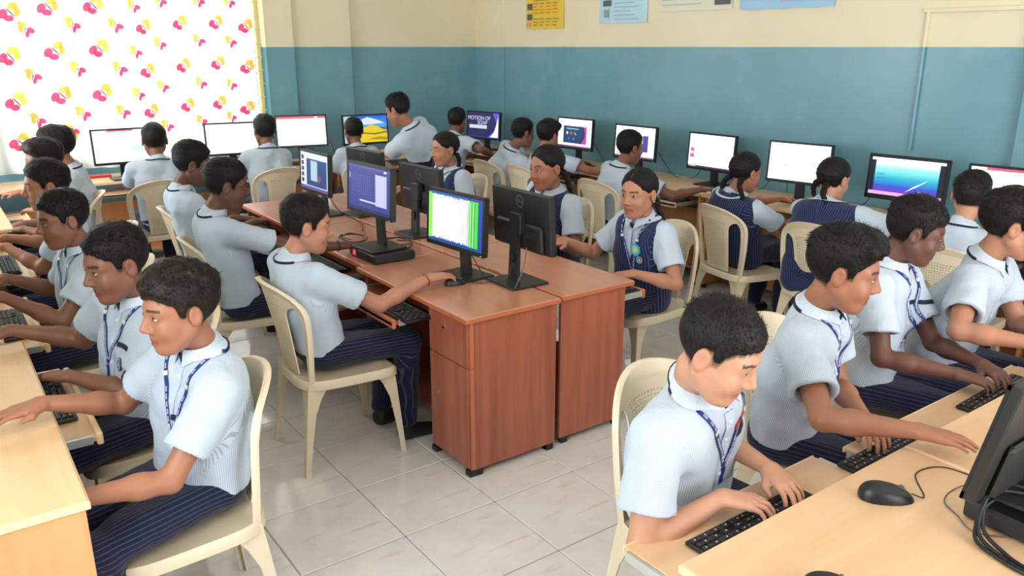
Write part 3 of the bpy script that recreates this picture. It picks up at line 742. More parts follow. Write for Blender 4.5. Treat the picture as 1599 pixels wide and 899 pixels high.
scr_R5 = [(0, 1, 0, 1, c(20, 28, 52)), ('g', .06, .93, .09, .93, cy, 0), (0, 1, .93, 1, WH), (0, 1, 0, .09, c(245, 170, 235, 1.2)), ('p', [(.50, .12), (.62, .30), (.80, .50), (.74, .44), (.66, .30)], (1.3, 1.5, 1.6)), (.10, .20, .55, .57, c(70, 130, 180)), (.10, .21, .44, .46, c(70, 130, 180)), ('c', .70, .18, .012, WH)]
scr_R6 = [(0, 1, 0, 1, WH), (.18, 1, .94, 1, c(250, 90, 130, 1.2))]
scr_soap = [(0, 1, 0, 1, c(42, 40, 92)), ('p', [(.62, 0), (1, 0), (1, 1), (.80, 1), (.92, .6), (.86, .3)], c(90, 80, 210, 1.2)), ('p', [(.70, 0), (.98, 0), (.98, .9), (.90, .45), (.84, .22)], c(235, 235, 255, 1.2)), ('t', 'MOTION OF', .36, .77, .058, c(225, 215, 250, 1.2)), ('t', 'SOAP', .47, .59, .058, c(225, 215, 250, 1.2)), (.05, .62, .36, .50, c(215, 225, 240)), (0, .06, 0, .04, c(140, 120, 200)), (0, 1, 0, .03, c(50, 60, 160))]
scr_B1 = [(0, 1, 0, 1, WH), (.25, .7, .955, 1, c(235, 110, 140)), ('p', [(.62, .35), (.86, .35), (.8, .5), (.7, .55)], c(205, 240, 240, 1.2))]
scr_B2 = list(white)
scr_B3 = [(0, 1, 0, 1, WH), (0, 1, .92, 1, c(235, 105, 120)), (.78, .84, .94, .98, WH)]
sky = [(0, c(120, 190, 235)), (.5, c(60, 150, 230)), (1, c(30, 100, 220))]
scr_B4 = [(0, 1, 0, 1, c(50, 120, 200)), ('g', 0, 1, .45, 1, sky, 0), ('p', [(.30, .80), (.55, .95), (.80, .82), (.95, .70), (.5, .66), (.2, .72)], c(225, 235, 240)), ('p', [(0, .48), (.2, .56), (.5, .50), (1, .58), (1, .40), (0, .38)], c(80, 110, 150)), ('p', [(.22, .42), (.40, .50), (.62, .66), (.76, .60), (.9, .46), (1, .44), (1, .0), (0, 0), (0, .30)], c(236, 205, 40)), ('p', [(.45, .38), (.7, .33), (1, .40), (1, .34), (.7, .28), (.45, .33)], c(120, 110, 30)), (0, .16, 0, 1, c(180, 215, 240)), ('p', [(.5, .1), (.8, .2), (1, .16), (1, .06), (.7, .1)], c(170, 150, 30))]
scr_C1 = [(0, 1, 0, 1, c(225, 232, 250, 1.1)), (.22, .96, .10, .84, c(24, 74, 130)), ('p', [(.6, .3), (.72, .45), (.76, .34), (.7, .22)], c(160, 60, 130)), (.38, .62, .25, .80, c(185, 215, 235)), (0, 1, 0, .08, c(110, 80, 160))] + [(.04, .13, .16 + .16 * k, .27 + .16 * k, c(50, 55, 90)) for k in range(5)]
scr_C2 = [(0, 1, 0, 1, c(56, 66, 150)), (0, 1, .94, 1, c(80, 86, 165)), (.66, .92, .17, .86, c(205, 212, 240)), (.28, .66, .20, .235, c(225, 225, 245)), (0, 1, 0, .06, c(40, 44, 110)), (.03, .06, .68, .80, c(160, 170, 210)), (.86, .92, .93, .96, WH)]
for i in range(9):
    for j in range(8): scr_C2.append((.10 + .062 * i, .125 + .062 * i, .40 + .055 * j, .415 + .055 * j, c(112, 124, 200)))
scr_C3 = [(0, 1, 0, 1, c(30, 78, 170)), (.07, .76, .06, .95, (1.5, 1.5, 1.45)), (.0, .07, .05, .97, c(130, 225, 80, 1.3)), (.76, .92, .05, .95, c(80, 215, 60, 1.2))]
rr = random.Random(3)
for i in range(23):
    u = .06 + .031 * i; scr_C3.append((u, u + .022, .04, .07 + .04 * rr.random(), c(40, 80, 160))); scr_C3.append((u, u + .022, .96 - .04 * rr.random(), 1, c(60, 110, 190)))
for u in (.155, .225, .62, .665, .70, .735): scr_C3.append((u, u + .006, .06, .95, c(60, 70, 90)))
for u, c_ in ((.765, c(40, 120, 190)), (.785, c(30, 160, 190)), (.80, c(120, 230, 90)), (.825, c(235, 250, 200)), (.845, c(60, 170, 60)), (.872, c(245, 250, 210)), (.895, c(40, 120, 190))): scr_C3.append((u, u + .010, .08, .93, c_))
DS = 'standing on the desk by the right wall'
monitor('slim monitor showing a dark slide with a pink band, at the right wall', 5.04, 5.91, R(184), .475, .296, 1.183, scr_R1, stand='oval')
monitor('slim monitor with a white page partly hidden by a boy’s head, at the right wall', 4.97, 5.03, R(183), .477, .293, 1.184, scr_R2, stand='oval')
monitor('slim monitor with a white page and two small pink squares, at the right wall', 5.10, 4.30, R(181), .472, .297, 1.166, scr_R3, stand='slab')
monitor('white-screened monitor with two short dashes between the two braided girls', 5.03, 3.44, R(189), .476, .294, 1.18, scr_R4)
monitor('wide monitor with a turquoise-to-violet picture and light streak, at the right wall', 4.90, 2.58, R(186), .486, .280, 1.181, scr_R5, bez=.020)
monitor('monitor with a white page under a red bar, at the right edge of the picture', 4.93, 1.98, R(186), .486, .285, 1.181, scr_R6)
monitor('monitor with a dark purple slide reading MOTION OF SOAP in the far corner', 4.92, 7.28, R(-166), .471, .297, 1.166, scr_soap)
monitor('white-screened monitor in front of the curtain, leftmost at the back wall', 1.37, 7.43, R(-90), .475, .297, 1.176, scr_B1)
monitor('white-screened monitor in front of the curtain’s right edge, second at the back wall', 2.30, 7.48, R(-98), .475, .295, 1.172, scr_B2)
monitor('monitor with a white page below a red bar, against the blue back wall', 2.93, 7.40, R(-103), .478, .301, 1.214, scr_B3)
monitor('monitor showing a yellow hill under a blue sky, at the back wall', 3.58, 7.37, R(-93), .480, .293, 1.191, scr_B4)
monitor('monitor with a blue slide and thumbnails, farthest of the centre-left row', 2.06, 5.04, R(181), .453, .273, 1.172, scr_C1)
monitor('monitor with a dark-blue spreadsheet, raised on a flat mini computer in the centre row', 1.84, 3.79, R(183), .461, .268, 1.25, scr_C2, zb=.802)
monitor('monitor with white, green and blue vertical stripes at the near end of the centre row', 2.00, 3.21, R(185), .449, .279, 1.17, scr_C3)
monitor('black monitor seen from behind, farthest of the centre-right row', 2.38, 4.90, R(4), .45, .28, 1.179, white, logo=True)
monitor('black monitor seen from behind, in the middle of the centre-right row', 2.37, 4.15, R(2), .452, .27, 1.16, white, logo=True)
monitor('black monitor seen from behind, nearest of the centre-right row, before the girl with the badge', 2.24, 2.97, R(-1), .459, .275, 1.19, white, logo=True)
monitor('black monitor seen edge-on at the right foreground, standing on a mini computer', 1.985, .665, R(90), .48, .30, 1.16, white, tilt=11, zb=.822)
# mini computers
def minipc(label, x, y, rz, z, led, w_=.2, d_=.22):
    r_ = thing('mini_computer', label, 'computer', (x, y, z), rz)
    MB().box(-w_ / 2, w_ / 2, -d_ / 2, d_ / 2, .004, .05, M['blackm'], bev=.006).build('case', None, r_)
    b = MB(); 
    for k in range(9): b.box(-w_ / 2 - .0015, -w_ / 2 + .001, -d_ / 2 + .02 + k * .008, -d_ / 2 + .024 + k * .008, .014, .036)
    b.build('vent', M['casing'], r_)
    MB().box(-w_ / 2 - .003, -w_ / 2 + .001, d_ / 2 - .075, d_ / 2 - .05, .013, .038, bev=.001).build('light', led, r_)
    MB().box(-w_ / 2 - .003, -w_ / 2 + .001, d_ / 2 - .11, d_ / 2 - .085, .018, .03, bev=.001).build('socket', M['black'], r_)
    for sx in (-1, 1):
        for sy in (-1, 1): MB().box(sx * w_ * .4 - .01, sx * w_ * .4 + .01, sy * d_ * .4 - .01, sy * d_ * .4 + .01, 0, .005).build('foot', M['black'], r_)
    return r_
minipc('flat black mini computer with a red light, under the dark-blue spreadsheet monitor', 1.90, 3.79, R(0), .75, M['ledred'], .24, .30)
pc = minipc('flat black mini computer with a pink light, under the edge-on foreground monitor', 2.06, .605, R(88), .75, M['ledpink'], .24, .40)
MB().box(.030, .048, .085, .103, .048, .054, bev=.002).build('light', M['ledpink'], pc)

# ------------------------------------------------------------------ keyboards and mice
def kb_meshes():
    b = MB(); b.box(-.075, .075, -.225, .225, 0, .014, M['kbbody'], bev=.005); b.box(.045, .075, -.222, .222, .010, .021, M['kbbody'], bev=.004)
    k = MB()
    for r_ in range(6):
        x = .036 - r_ * .0185; c0 = -.215; 
        cols = 15
        for i in range(cols):
            if r_ == 5 and 3 < i < 9: continue
            y0 = .212 - i * .0192; k.box(x - .0155 / 2, x + .0155 / 2, y0 - .0165, y0, .012, .020, M['key'], bev=.0015)
            if (i * 7 + r_ * 5) % 3: k.box(x - .001, x + .003, y0 - .010, y0 - .006, .0200, .0203, M['keymark'])
        if r_ == 5: k.box(x - .008, x + .008, .212 - 9 * .0192 + .002, .212 - 4 * .0192, .012, .020, M['key'], bev=.0015)
        for i in range(7):
            if r_ == 4 and i < 3 and i != 1: continue
            y0 = -.085 - i * .0192; k.box(x - .0155 / 2, x + .0155 / 2, y0 - .0165, y0, .012, .020, M['key'], bev=.0015)
            if (i + r_) % 2: k.box(x - .001, x + .003, y0 - .010, y0 - .006, .0200, .0203, M['keymark'])
    return b.mesh('body'), k.mesh('keys')
KBM = kb_meshes()
def keyboard(label, x, y, z, rz):     # +x = away from the typist
    r_ = thing('keyboard', label, 'keyboard', (x, y, z), rz, 'black computer keyboards')
    link('body', KBM[0], r_); k = link('keys', KBM[1], r_); k['kind'] = 'stuff'; return r_
def mouse_meshes():
    b = MB(); n = 20; rings = []
    for j in range(10):
        q = j / 9 * PI / 2; s_ = math.cos(q) ** .75; h = math.sin(q)
        ring = []
        for i in range(n):
            a = 2 * PI * i / n; ex = .055 * abs(math.cos(a)) ** .9 * (1 if math.cos(a) > 0 else -1); ey = .031 * abs(math.sin(a)) ** .8 * (1 if math.sin(a) > 0 else -1)
            X_ = ex * (.35 + .65 * s_) if j else ex; Y_ = ey * (1 if j == 0 else max(.02, s_ ** .8))
            X_ = ex * max(.02, s_)
            ring.append((X_ - .006 * h, Y_, .034 * h * (1 - .25 * (X_ / .055 + .2))))
        rings.append(ring)
    b.loft(rings); body = b.mesh('shell', M['black'], 60)
    wl_ = MB().tube([(.028, -.0035, .0245), (.028, .0035, .0245)], .006, n=12).mesh('wheel', M['cableg'], 40)
    sm = MB(); sm.box(.012, .053, -.0005, .0005, .005, .0245); 
    return body, wl_, sm.mesh('seam', M['cableg'])
MSM = mouse_meshes()
def mouse(label, x, y, z, rz):
    r_ = thing('mouse', label, 'mouse', (x, y, z), rz, 'black computer mice')
    link('shell', MSM[0], r_); link('wheel', MSM[1], r_); return r_
def smooth_path(pts, n=8):
    P = [Vector(p) for p in pts]; out = []
    for i in range(len(P) - 1):
        p0, p1, p2, p3 = P[max(0, i - 1)], P[i], P[i + 1], P[min(len(P) - 1, i + 2)]
        for k in range(n):
            t_ = k / n; out.append(.5 * ((2 * p1) + (-p0 + p2) * t_ + (2 * p0 - 5 * p1 + 4 * p2 - p3) * t_ ** 2 + (-p0 + 3 * p1 - 3 * p2 + p3) * t_ ** 3))
    out.append(P[-1]); return out
def cable(label, pts, r_=.0025, m=None, n=8, cat='cable'):
    return tag(MB().tube(smooth_path(pts, 7), r_, m or M['cable'], 7).build('cable', None, None, 60), label, cat)
keyboard('black keyboard under the hands of the boy with the red badge', 1.585, 1.070, .646, R(-90))
keyboard('black keyboard between the boy leaning across and his neighbour, right foreground', 2.24, 1.075, .646, R(-90))
keyboard('black keyboard with both hands of the boy with the round chest emblem on it', 2.93, 1.075, .646, R(-88))
keyboard('black keyboard on the pulled-out mahogany tray below the striped screen', 1.665, 3.20, .656, R(0))
keyboard('black keyboard on the tray before the boy second from the front at the centre', 1.70, 4.15, .656, R(0))
keyboard('black keyboard on the tray at the far end of the centre-left row', 1.72, 5.25, .656, R(0))
keyboard('black keyboard on the tray beside the girl with the turquoise badge', 2.68, 2.93, .666, R(180))
keyboard('black keyboard on the left-row tray before the boy with the black pocket band', .19, 3.00, .656, R(180))
keyboard('black keyboard on the second tray of the left row', .17, 3.98, .656, R(180))
keyboard('black keyboard on the third tray of the left row', .25, 5.15, .656, R(180))
keyboard('black keyboard on the fourth tray of the left row, in the far corner', .42, 6.25, .656, R(180))
keyboard('black keyboard on the right-wall tray next to the boy stretching his arm', 4.74, 4.45, .661, R(0))
keyboard('black keyboard on the right-wall tray behind the girl with the long braid', 4.74, 5.45, .661, R(0))
mouse('large black mouse lying alone on the foreground desk', 1.80, .885, .75, R(-40)).scale = (1.22, 1.22, 1.2)
mouse('black mouse under the fingers of the boy at the near end of the centre row', 1.935, 3.115, .75, R(-5))
mouse('black mouse under the dark hand of the second boy at the centre row', 1.87, 3.90, .75, R(-10))
mouse('black mouse held by the girl with the turquoise badge', 2.665, 3.40, .75, R(170))
mouse('black mouse beside a round pad on the right-wall desk', 5.02, 5.70, .757, R(0))
tag(MB().disc((5.02, 5.70, .7505), .085, M['blackm'], 28, 'z', .004).build('mouse_pad'), 'round black mouse pad on the desk at the right wall', 'mouse pad')
mouse('black mouse at the left bottom edge of the foreground desk', 1.37, .765, .75, R(-30))
# cables
cable('thin black mouse cable curling from the foreground mouse to the computer', [(1.845, .845, .765), (1.88, .83, .752), (1.97, .90, .753), (2.06, .88, .753), (2.08, .80, .753), (2.05, .72, .77)], .0017)
cable('thin grey cable looping over the foreground desk', [(2.03, .74, .80), (1.98, .80, .755), (1.90, .79, .753), (1.86, .74, .753), (1.82, .68, .754), (1.87, .62, .754), (1.95, .575, .753)], .0016, M['cableg'])
for k, (dx, dz) in enumerate(((0, 0), (.012, .02), (.03, .035))):
    cable('thick black cable in a loop in front of the foreground mini computer, ' + ['lowest of three', 'middle of three', 'topmost of three'][k],
          [(1.97, .60 - .03 * k, .83), (1.87 + dx, .675, .82 + dz), (1.785 + dx, .665, .765 + dz * .5), (1.755 + dx, .60, .756), (1.745 + dx * .6, .54, .756), (1.755, .49 + dx, .757), (1.80, .45, .757), (1.86, .44 + dx, .757)], .0048)
cable('black cable running down behind the thick loops in the right foreground', [(1.99, .56, .81), (1.88, .53, .81), (1.80, .515, .765), (1.77, .49, .757), (1.76, .44, .757)], .005)
cable('thin cable from the mouse at the near end of the centre row', [(1.985, 3.11, .757), (2.05, 3.05, .753), (2.13, 3.06, .753), (2.20, 3.12, .753), (2.22, 3.25, .753)], .0017)
cable('black cable hanging from the nearest back-turned monitor onto the desk', [(2.19, 2.99, .95), (2.17, 2.98, .83), (2.13, 2.99, .757), (2.11, 3.06, .755), (2.14, 3.16, .755)], .003)
cable('grey cable crossing the stand of the nearest back-turned monitor', [(2.18, 2.88, .94), (2.15, 2.86, .86), (2.10, 2.87, .757), (2.13, 2.98, .755)], .003, M['cableg'])
cable('black cable from the striped monitor along the seam of the desks', [(2.06, 3.22, .93), (2.09, 3.18, .83), (2.12, 3.12, .756), (2.20, 3.05, .756), (2.21, 2.95, .756)], .003)
rr = random.Random(5)
for k in range(4):
    cx, cyy = (2.10, 3.98) if k < 2 else (1.93, 4.22)
    pts = []
    for a in range(9): an = a / 8 * 2 * PI * 1.15 + k; rad = .07 + .03 * rr.random(); pts.append((cx + rad * math.cos(an) * .8, cyy + rad * 1.25 * math.sin(an), .756 + .012 * rr.random() + .004 * k))
    cable('black cable coiled in the tangle ' + ['right behind the spreadsheet monitor, outer loop', 'right behind the spreadsheet monitor, inner loop', 'left behind the spreadsheet monitor, outer loop', 'left behind the spreadsheet monitor, inner loop'][k], pts, .0032)
cable('black cable curling behind the far slide monitor of the centre row', [(2.12, 5.0, .92), (2.15, 4.9, .80), (2.2, 4.75, .757), (2.15, 4.55, .757), (2.08, 4.40, .757)], .003)
for (yy, q) in ((5.70, 0), (4.85, 1), (4.15, 2), (3.30, 3)):
    cable('black power cable hanging behind the right-wall monitors, ' + ['by the slide with the pink band', 'by the half-hidden white page', 'by the two pink squares', 'by the white screen with dashes'][q], [(5.20, yy + .12, .95), (5.24, yy + .05, .83), (5.22, yy - .08, .757), (5.29, yy - .22, .757), (5.31, yy - .30, .85), (5.31, yy - .42, .85), (5.30, yy - .45, .757)], .0028)
cable('black cable arching between the two blue-wall monitors at the back', [(2.9, 7.6, .95), (3.05, 7.62, .80), (3.15, 7.6, .90), (3.3, 7.62, .92), (3.35, 7.6, .80), (3.45, 7.6, .93)], .003)
tag(MB().box(-.09, .09, -.05, .05, 0, .018, M['redcloth'], bev=.004).build('red_book'), 'small red book lying on the desk under the curtain', 'book').location = (1.20, 7.70, .75)
print('furniture', time.time() - T0)
# ------------------------------------------------------------------ implicit surfaces (signed distances, meshed with surface nets)
f32 = np.float32
def A3(*p): return np.array(p, dtype=f32)
def rc(P, a, b, ra, rb):
    ba = b - a; pa = P - a; h = np.clip((pa @ ba) / max(float(ba @ ba), 1e-9), 0, 1)
    q = pa - h[:, None] * ba; return np.sqrt(np.einsum('ij,ij->i', q, q)) - (ra + (rb - ra) * h)
def el(P, c_, r_, rot=None):
    q = P - c_
    if rot is not None: q = q @ rot
    r_ = np.asarray(r_, f32); k0 = np.sqrt(((q / r_) ** 2).sum(1)); k1 = np.sqrt(((q / r_ ** 2) ** 2).sum(1)) + 1e-9
    return k0 * (k0 - 1) / k1
def sph(P, c_, r_): q = P - c_; return np.sqrt(np.einsum('ij,ij->i', q, q)) - r_
def smin(a, b, k): h = np.maximum(k - np.abs(a - b), 0) / k; return np.minimum(a, b) - h * h * k * .25
def smax(a, b, k): return -smin(-a, -b, k)
def polygonize(field, lo, hi, h):
    lo = np.array(lo, f32); nb = np.ceil((np.array(hi) - lo) / (8 * h)).astype(int); B = 8 * h
    g = np.stack(np.meshgrid(*[np.arange(n) for n in nb], indexing='ij'), -1).reshape(-1, 3)
    cen = (lo + (g + .5 - .5 / 8) * B).astype(f32); dc = field(cen)
    keep = np.abs(dc) < B * .95 + .006
    D = np.empty((nb[0], 8, nb[1], 8, nb[2], 8), f32)
    D[:] = np.where(dc < 0, -1., 1.).astype(f32).reshape(nb)[:, None, :, None, :, None]
    gk = g[keep]; o = np.stack(np.meshgrid(*[np.arange(8)] * 3, indexing='ij'), -1).reshape(-1, 3)
    CH_ = 500
    for s in range(0, len(gk), CH_):
        gg = gk[s:s + CH_]; pts = (lo + (gg[:, None, :] * 8 + o[None]).reshape(-1, 3) * h).astype(f32)
        D[gg[:, 0], :, gg[:, 1], :, gg[:, 2], :] = field(pts).reshape(-1, 8, 8, 8)
    D = D.reshape(nb * 8); Sg = D < 0
    a = Sg[:-1, :-1, :-1]; al = a.copy(); an = a.copy()
    for i in (0, 1):
        for j in (0, 1):
            for k in (0, 1):
                q = Sg[i:i + a.shape[0], j:j + a.shape[1], k:k + a.shape[2]]; al &= q; an |= q
    act = an & ~al; idx = np.argwhere(act); n = len(idx)
    if n == 0: return np.zeros((0, 3), f32), np.zeros((0, 4), int)
    cr = [(i, j, k) for i in (0, 1) for j in (0, 1) for k in (0, 1)]
    V = np.stack([D[idx[:, 0] + c_[0], idx[:, 1] + c_[1], idx[:, 2] + c_[2]] for c_ in cr], 0)
    acc = np.zeros((n, 3), f32); cnt = np.zeros(n, f32)
    for x in range(8):
        for y in range(x + 1, 8):
            if sum(p != q for p, q in zip(cr[x], cr[y])) != 1: continue
            v0, v1 = V[x], V[y]; mk = (v0 < 0) != (v1 < 0); t_ = np.where(mk, v0 / np.where(mk, v0 - v1, 1), 0)
            p0, p1 = np.array(cr[x], f32), np.array(cr[y], f32)
            acc += np.where(mk[:, None], p0 + t_[:, None] * (p1 - p0), 0); cnt += mk
    vert = lo + (idx + acc / cnt[:, None]) * h
    ID = np.full(act.shape, -1, np.int32); ID[act] = np.arange(n)
    F_ = []
    for ax in range(3):
        s0 = [slice(None)] * 3; s1 = [slice(None)] * 3; s0[ax] = slice(None, -1); s1[ax] = slice(1, None)
        A_, B_ = Sg[tuple(s0)], Sg[tuple(s1)]; e = np.argwhere(A_ != B_)
        u, v = [(1, 2), (2, 0), (0, 1)][ax]
        ok = (e[:, u] > 0) & (e[:, v] > 0) & (e[:, u] < act.shape[u]) & (e[:, v] < act.shape[v]) & (e[:, ax] < act.shape[ax]); e = e[ok]
        du = np.zeros(3, int); du[u] = 1; dv = np.zeros(3, int); dv[v] = 1
        q = [ID[tuple((e - o_).T)] for o_ in (du + dv, dv, 0 * du, du)]
        q = np.stack(q, 1); fl_ = ~A_[tuple(e.T)]; q[fl_] = q[fl_][:, ::-1]; F_.append(q[(q >= 0).all(1)])
    return vert.astype(f32), np.concatenate(F_)
def npmesh(name, V, F_, mats, attrs=None, col=None, mi=None, smooth=True):
    me = bpy.data.meshes.new(name); n = len(V); k = len(F_)
    me.vertices.add(n); me.vertices.foreach_set('co', V.astype(f32).ravel())
    me.loops.add(4 * k); me.loops.foreach_set('vertex_index', F_.astype(np.int32).ravel())
    me.polygons.add(k); me.polygons.foreach_set('loop_start', np.arange(k, dtype=np.int32) * 4)
    try: me.polygons.foreach_set('loop_total', np.full(k, 4, np.int32))
    except Exception: pass
    for m_ in mats: me.materials.append(m_)
    if mi is not None: me.polygons.foreach_set('material_index', mi.astype(np.int32))
    me.polygons.foreach_set('use_smooth', np.full(k, smooth))
    for nm, v in (attrs or {}).items(): a = me.attributes.new(nm, 'FLOAT', 'POINT'); a.data.foreach_set('value', v.astype(f32))
    if col is not None: a = me.color_attributes.new('Col', 'FLOAT_COLOR', 'POINT'); a.data.foreach_set('color', np.concatenate([col, np.ones((n, 1))], 1).astype(f32).ravel())
    me.update(calc_edges=True); me.validate(); return me
def wob(P, s, seed=0):
    a = P * s
    return (np.sin(a[:, 0] * 1.0 + 1.7 * np.sin(a[:, 1] * .7 + seed)) + np.sin(a[:, 1] * 1.3 + 1.3 * np.sin(a[:, 2] * .9 + seed * 2)) + np.sin(a[:, 2] * 1.1 + 1.5 * np.sin(a[:, 0] * .8 + seed * 3))) / 3
def nrm(v): v = np.asarray(v, f32); return v / (np.linalg.norm(v) + 1e-9)

# ------------------------------------------------------------------ head (local frame: x forward, y left, z up, origin mid-skull)
def head_field(P, fat=0.0, ears=True):
    Q = P.copy(); Q[:, 1] = np.abs(Q[:, 1]); f = fat
    d = el(Q, A3(-.014, 0, .032), (.098, .077, .088))
    d = smin(d, el(Q, A3(.026, 0, -.030), (.064, .060 + f, .084)), .03)
    d = smin(d, rc(Q, A3(-.004, .050 + f, -.048), A3(.048, .022 + f * .5, -.094), .020, .018), .03)
    d = smin(d, sph(Q, A3(.062, .0, -.098), .019 + f * .4), .022)
    d = smin(d, sph(Q, A3(.052, .036 + f * .6, -.036), .024 + f * .4), .022)
    d = smin(d, rc(Q, A3(.074, .012, .024), A3(.060, .044, .020), .0125, .011), .016)
    d = smax(d, -sph(Q, A3(.099, .031, .006), .0145), .014)
    d = smin(d, sph(Q, A3(.0705, .031, .004), .0138), .005)
    d = smin(d, rc(Q, A3(.082, 0, .010), A3(.104, 0, -.028), .0075, .0105), .012)
    d = smin(d, sph(Q, A3(.094, .0125, -.034), .0085), .008)
    d = smin(d, rc(Q, A3(.082, 0, -.060), A3(.076, .022, -.066), .009, .004), .009)
    d = smin(d, rc(Q, A3(.081, 0, -.076), A3(.075, .018, -.073), .009, .005), .008)
    d = smax(d, -rc(Q, A3(.094, 0, -.0675), A3(.080, .024, -.0685), .0022, .0012), .004)
    if not ears: return d
    e = el(Q, A3(-.012, .083, -.004), (.019, .0085, .031)); e = smax(e, -el(Q, A3(-.008, .094, -.001), (.0115, .009, .019)), .006)
    d = smin(d, e, .008)
    return d
def hair_field(P, st, seed):
    Q = P.copy(); Q[:, 1] = np.abs(Q[:, 1]); x, y, z = Q[:, 0], Q[:, 1], Q[:, 2]
    top, side, fringe = st.get('top', .018), st.get('side', .007), st.get('fringe', 0.0)
    skull = head_field(P, 0.0, False)
    tz = np.clip((z - .02) / .085, 0, 1); lowz = np.clip((z + .06) / .08, .12, 1); th = side * lowz + (top - side) * tz * tz * (3 - 2 * tz)
    if st.get('quiff'): th = th + st['quiff'] * np.exp(-((x - .06) / .04) ** 2 - ((z - .10) / .04) ** 2)
    if st.get('part'): th = th + .010 * np.clip(P[:, 1] / .05, -1, 1) * tz
    tuft = st.get('tuft', .004) * 1.25
    A = st.get('ang', .6); R_ = P @ np.array([[math.cos(A), math.sin(A), 0], [-math.sin(A), math.cos(A), 0], [0, 0, 1]], f32)
    S_ = np.array([26, 110, 60], f32)
    th = th + tuft * tz * wob(R_ * S_ * .8, 1.0, seed) + tuft * .5 * tz * wob(P, 150, seed + 2)
    if st.get('girl'):
        hl = np.interp(x, [-.12, -.05, -.03, -.01, .02, .05, .075, .10], [-.085, -.080, -.05, .012, .012, .032, .078, .090])
        groove = .006 * np.exp(-(P[:, 1] / .0040) ** 2) * (z > .03) * (x > -.06) - .0012 * np.cos(np.arctan2(x - .02, z - .03) * 26) * (y > .008)
    else:
        hl = np.interp(x, [-.12, -.06, -.035, -.018, .004, .012, .026, .034, .052, .075, .10], [-.066, -.060, -.044, .018, .026, -.004, -.006, .026, .046, .064 - fringe, .066 - fringe])
        hl = hl + .005 * wob(P, 80, seed) * (x > .02)
    hl = hl + .002 * np.sin(P[:, 1] * 400) + .0015 * np.sin(x * 500 + P[:, 1] * 300)
    th = th * np.clip((z - hl) / .022, .15 if st.get('girl') else .55, 1)
    if st.get('girl'): th = th - groove
    d = smax(skull - th, (hl - z) * .75, .005)
    return d
def rotm(yaw, pitch, roll=0.0):
    return np.array(Matrix.Rotation(yaw, 3, 'Z') @ Matrix.Rotation(pitch, 3, 'Y') @ Matrix.Rotation(roll, 3, 'X'), f32)
# ------------------------------------------------------------------ hand: list of tapered capsules in a wrist frame (x fingers, y towards the thumb, z back of hand)
def hand_caps(pose):
    cap = [((.012, -.018, 0), (.076, -.028, 0), .0155, .0110), ((.012, -.006, .002), (.082, -.010, .002), .0160, .0120), ((.012, .008, .002), (.084, .009, .002), .0160, .0120), ((.012, .018, 0), (.080, .027, 0), .0155, .0115)]
    curl = {'type': (22, 34, 26), 'mouse': (14, 24, 22), 'flat': (8, 14, 12), 'fist': (60, 80, 50), 'hang': (25, 30, 20)}[pose]
    base = [((.080, .027, 0), .066, .0092, 5), ((.086, .009, .002), .074, .0096, 1), ((.083, -.010, .001), .069, .0092, -4), ((.076, -.028, -.001), .055, .0080, -10)]
    fi = []
    for k, (b_, L_, r_, sp) in enumerate(base):
        p = np.array(b_, f32); a = -6.0; dirs = []
        for j, fr in enumerate((.44, .31, .25)):
            a += curl[j] * (1 + .12 * ((k * 3 + j) % 3 - 1)); l = L_ * fr
            q = p + np.array([math.cos(R(a)) * math.cos(R(sp)), math.cos(R(a)) * math.sin(R(sp)), -math.sin(R(a))], f32) * l
            fi.append((tuple(p), tuple(q), r_ * (1 - .13 * j), r_ * (.90 - .13 * j))); p = q
    th = {'type': [(.052, .044, -.016), (.078, .046, -.028)], 'mouse': [(.050, .046, -.016), (.080, .048, -.026)], 'flat': [(.050, .048, -.010), (.078, .054, -.014)], 'fist': [(.052, .036, -.026), (.075, .018, -.034)], 'hang': [(.052, .044, -.014), (.080, .042, -.024)]}[pose]
    t_ = [((.016, .016, -.004), th[0], .0155, .0115), (th[0], th[1], .0112, .0085)]
    return cap, fi, t_

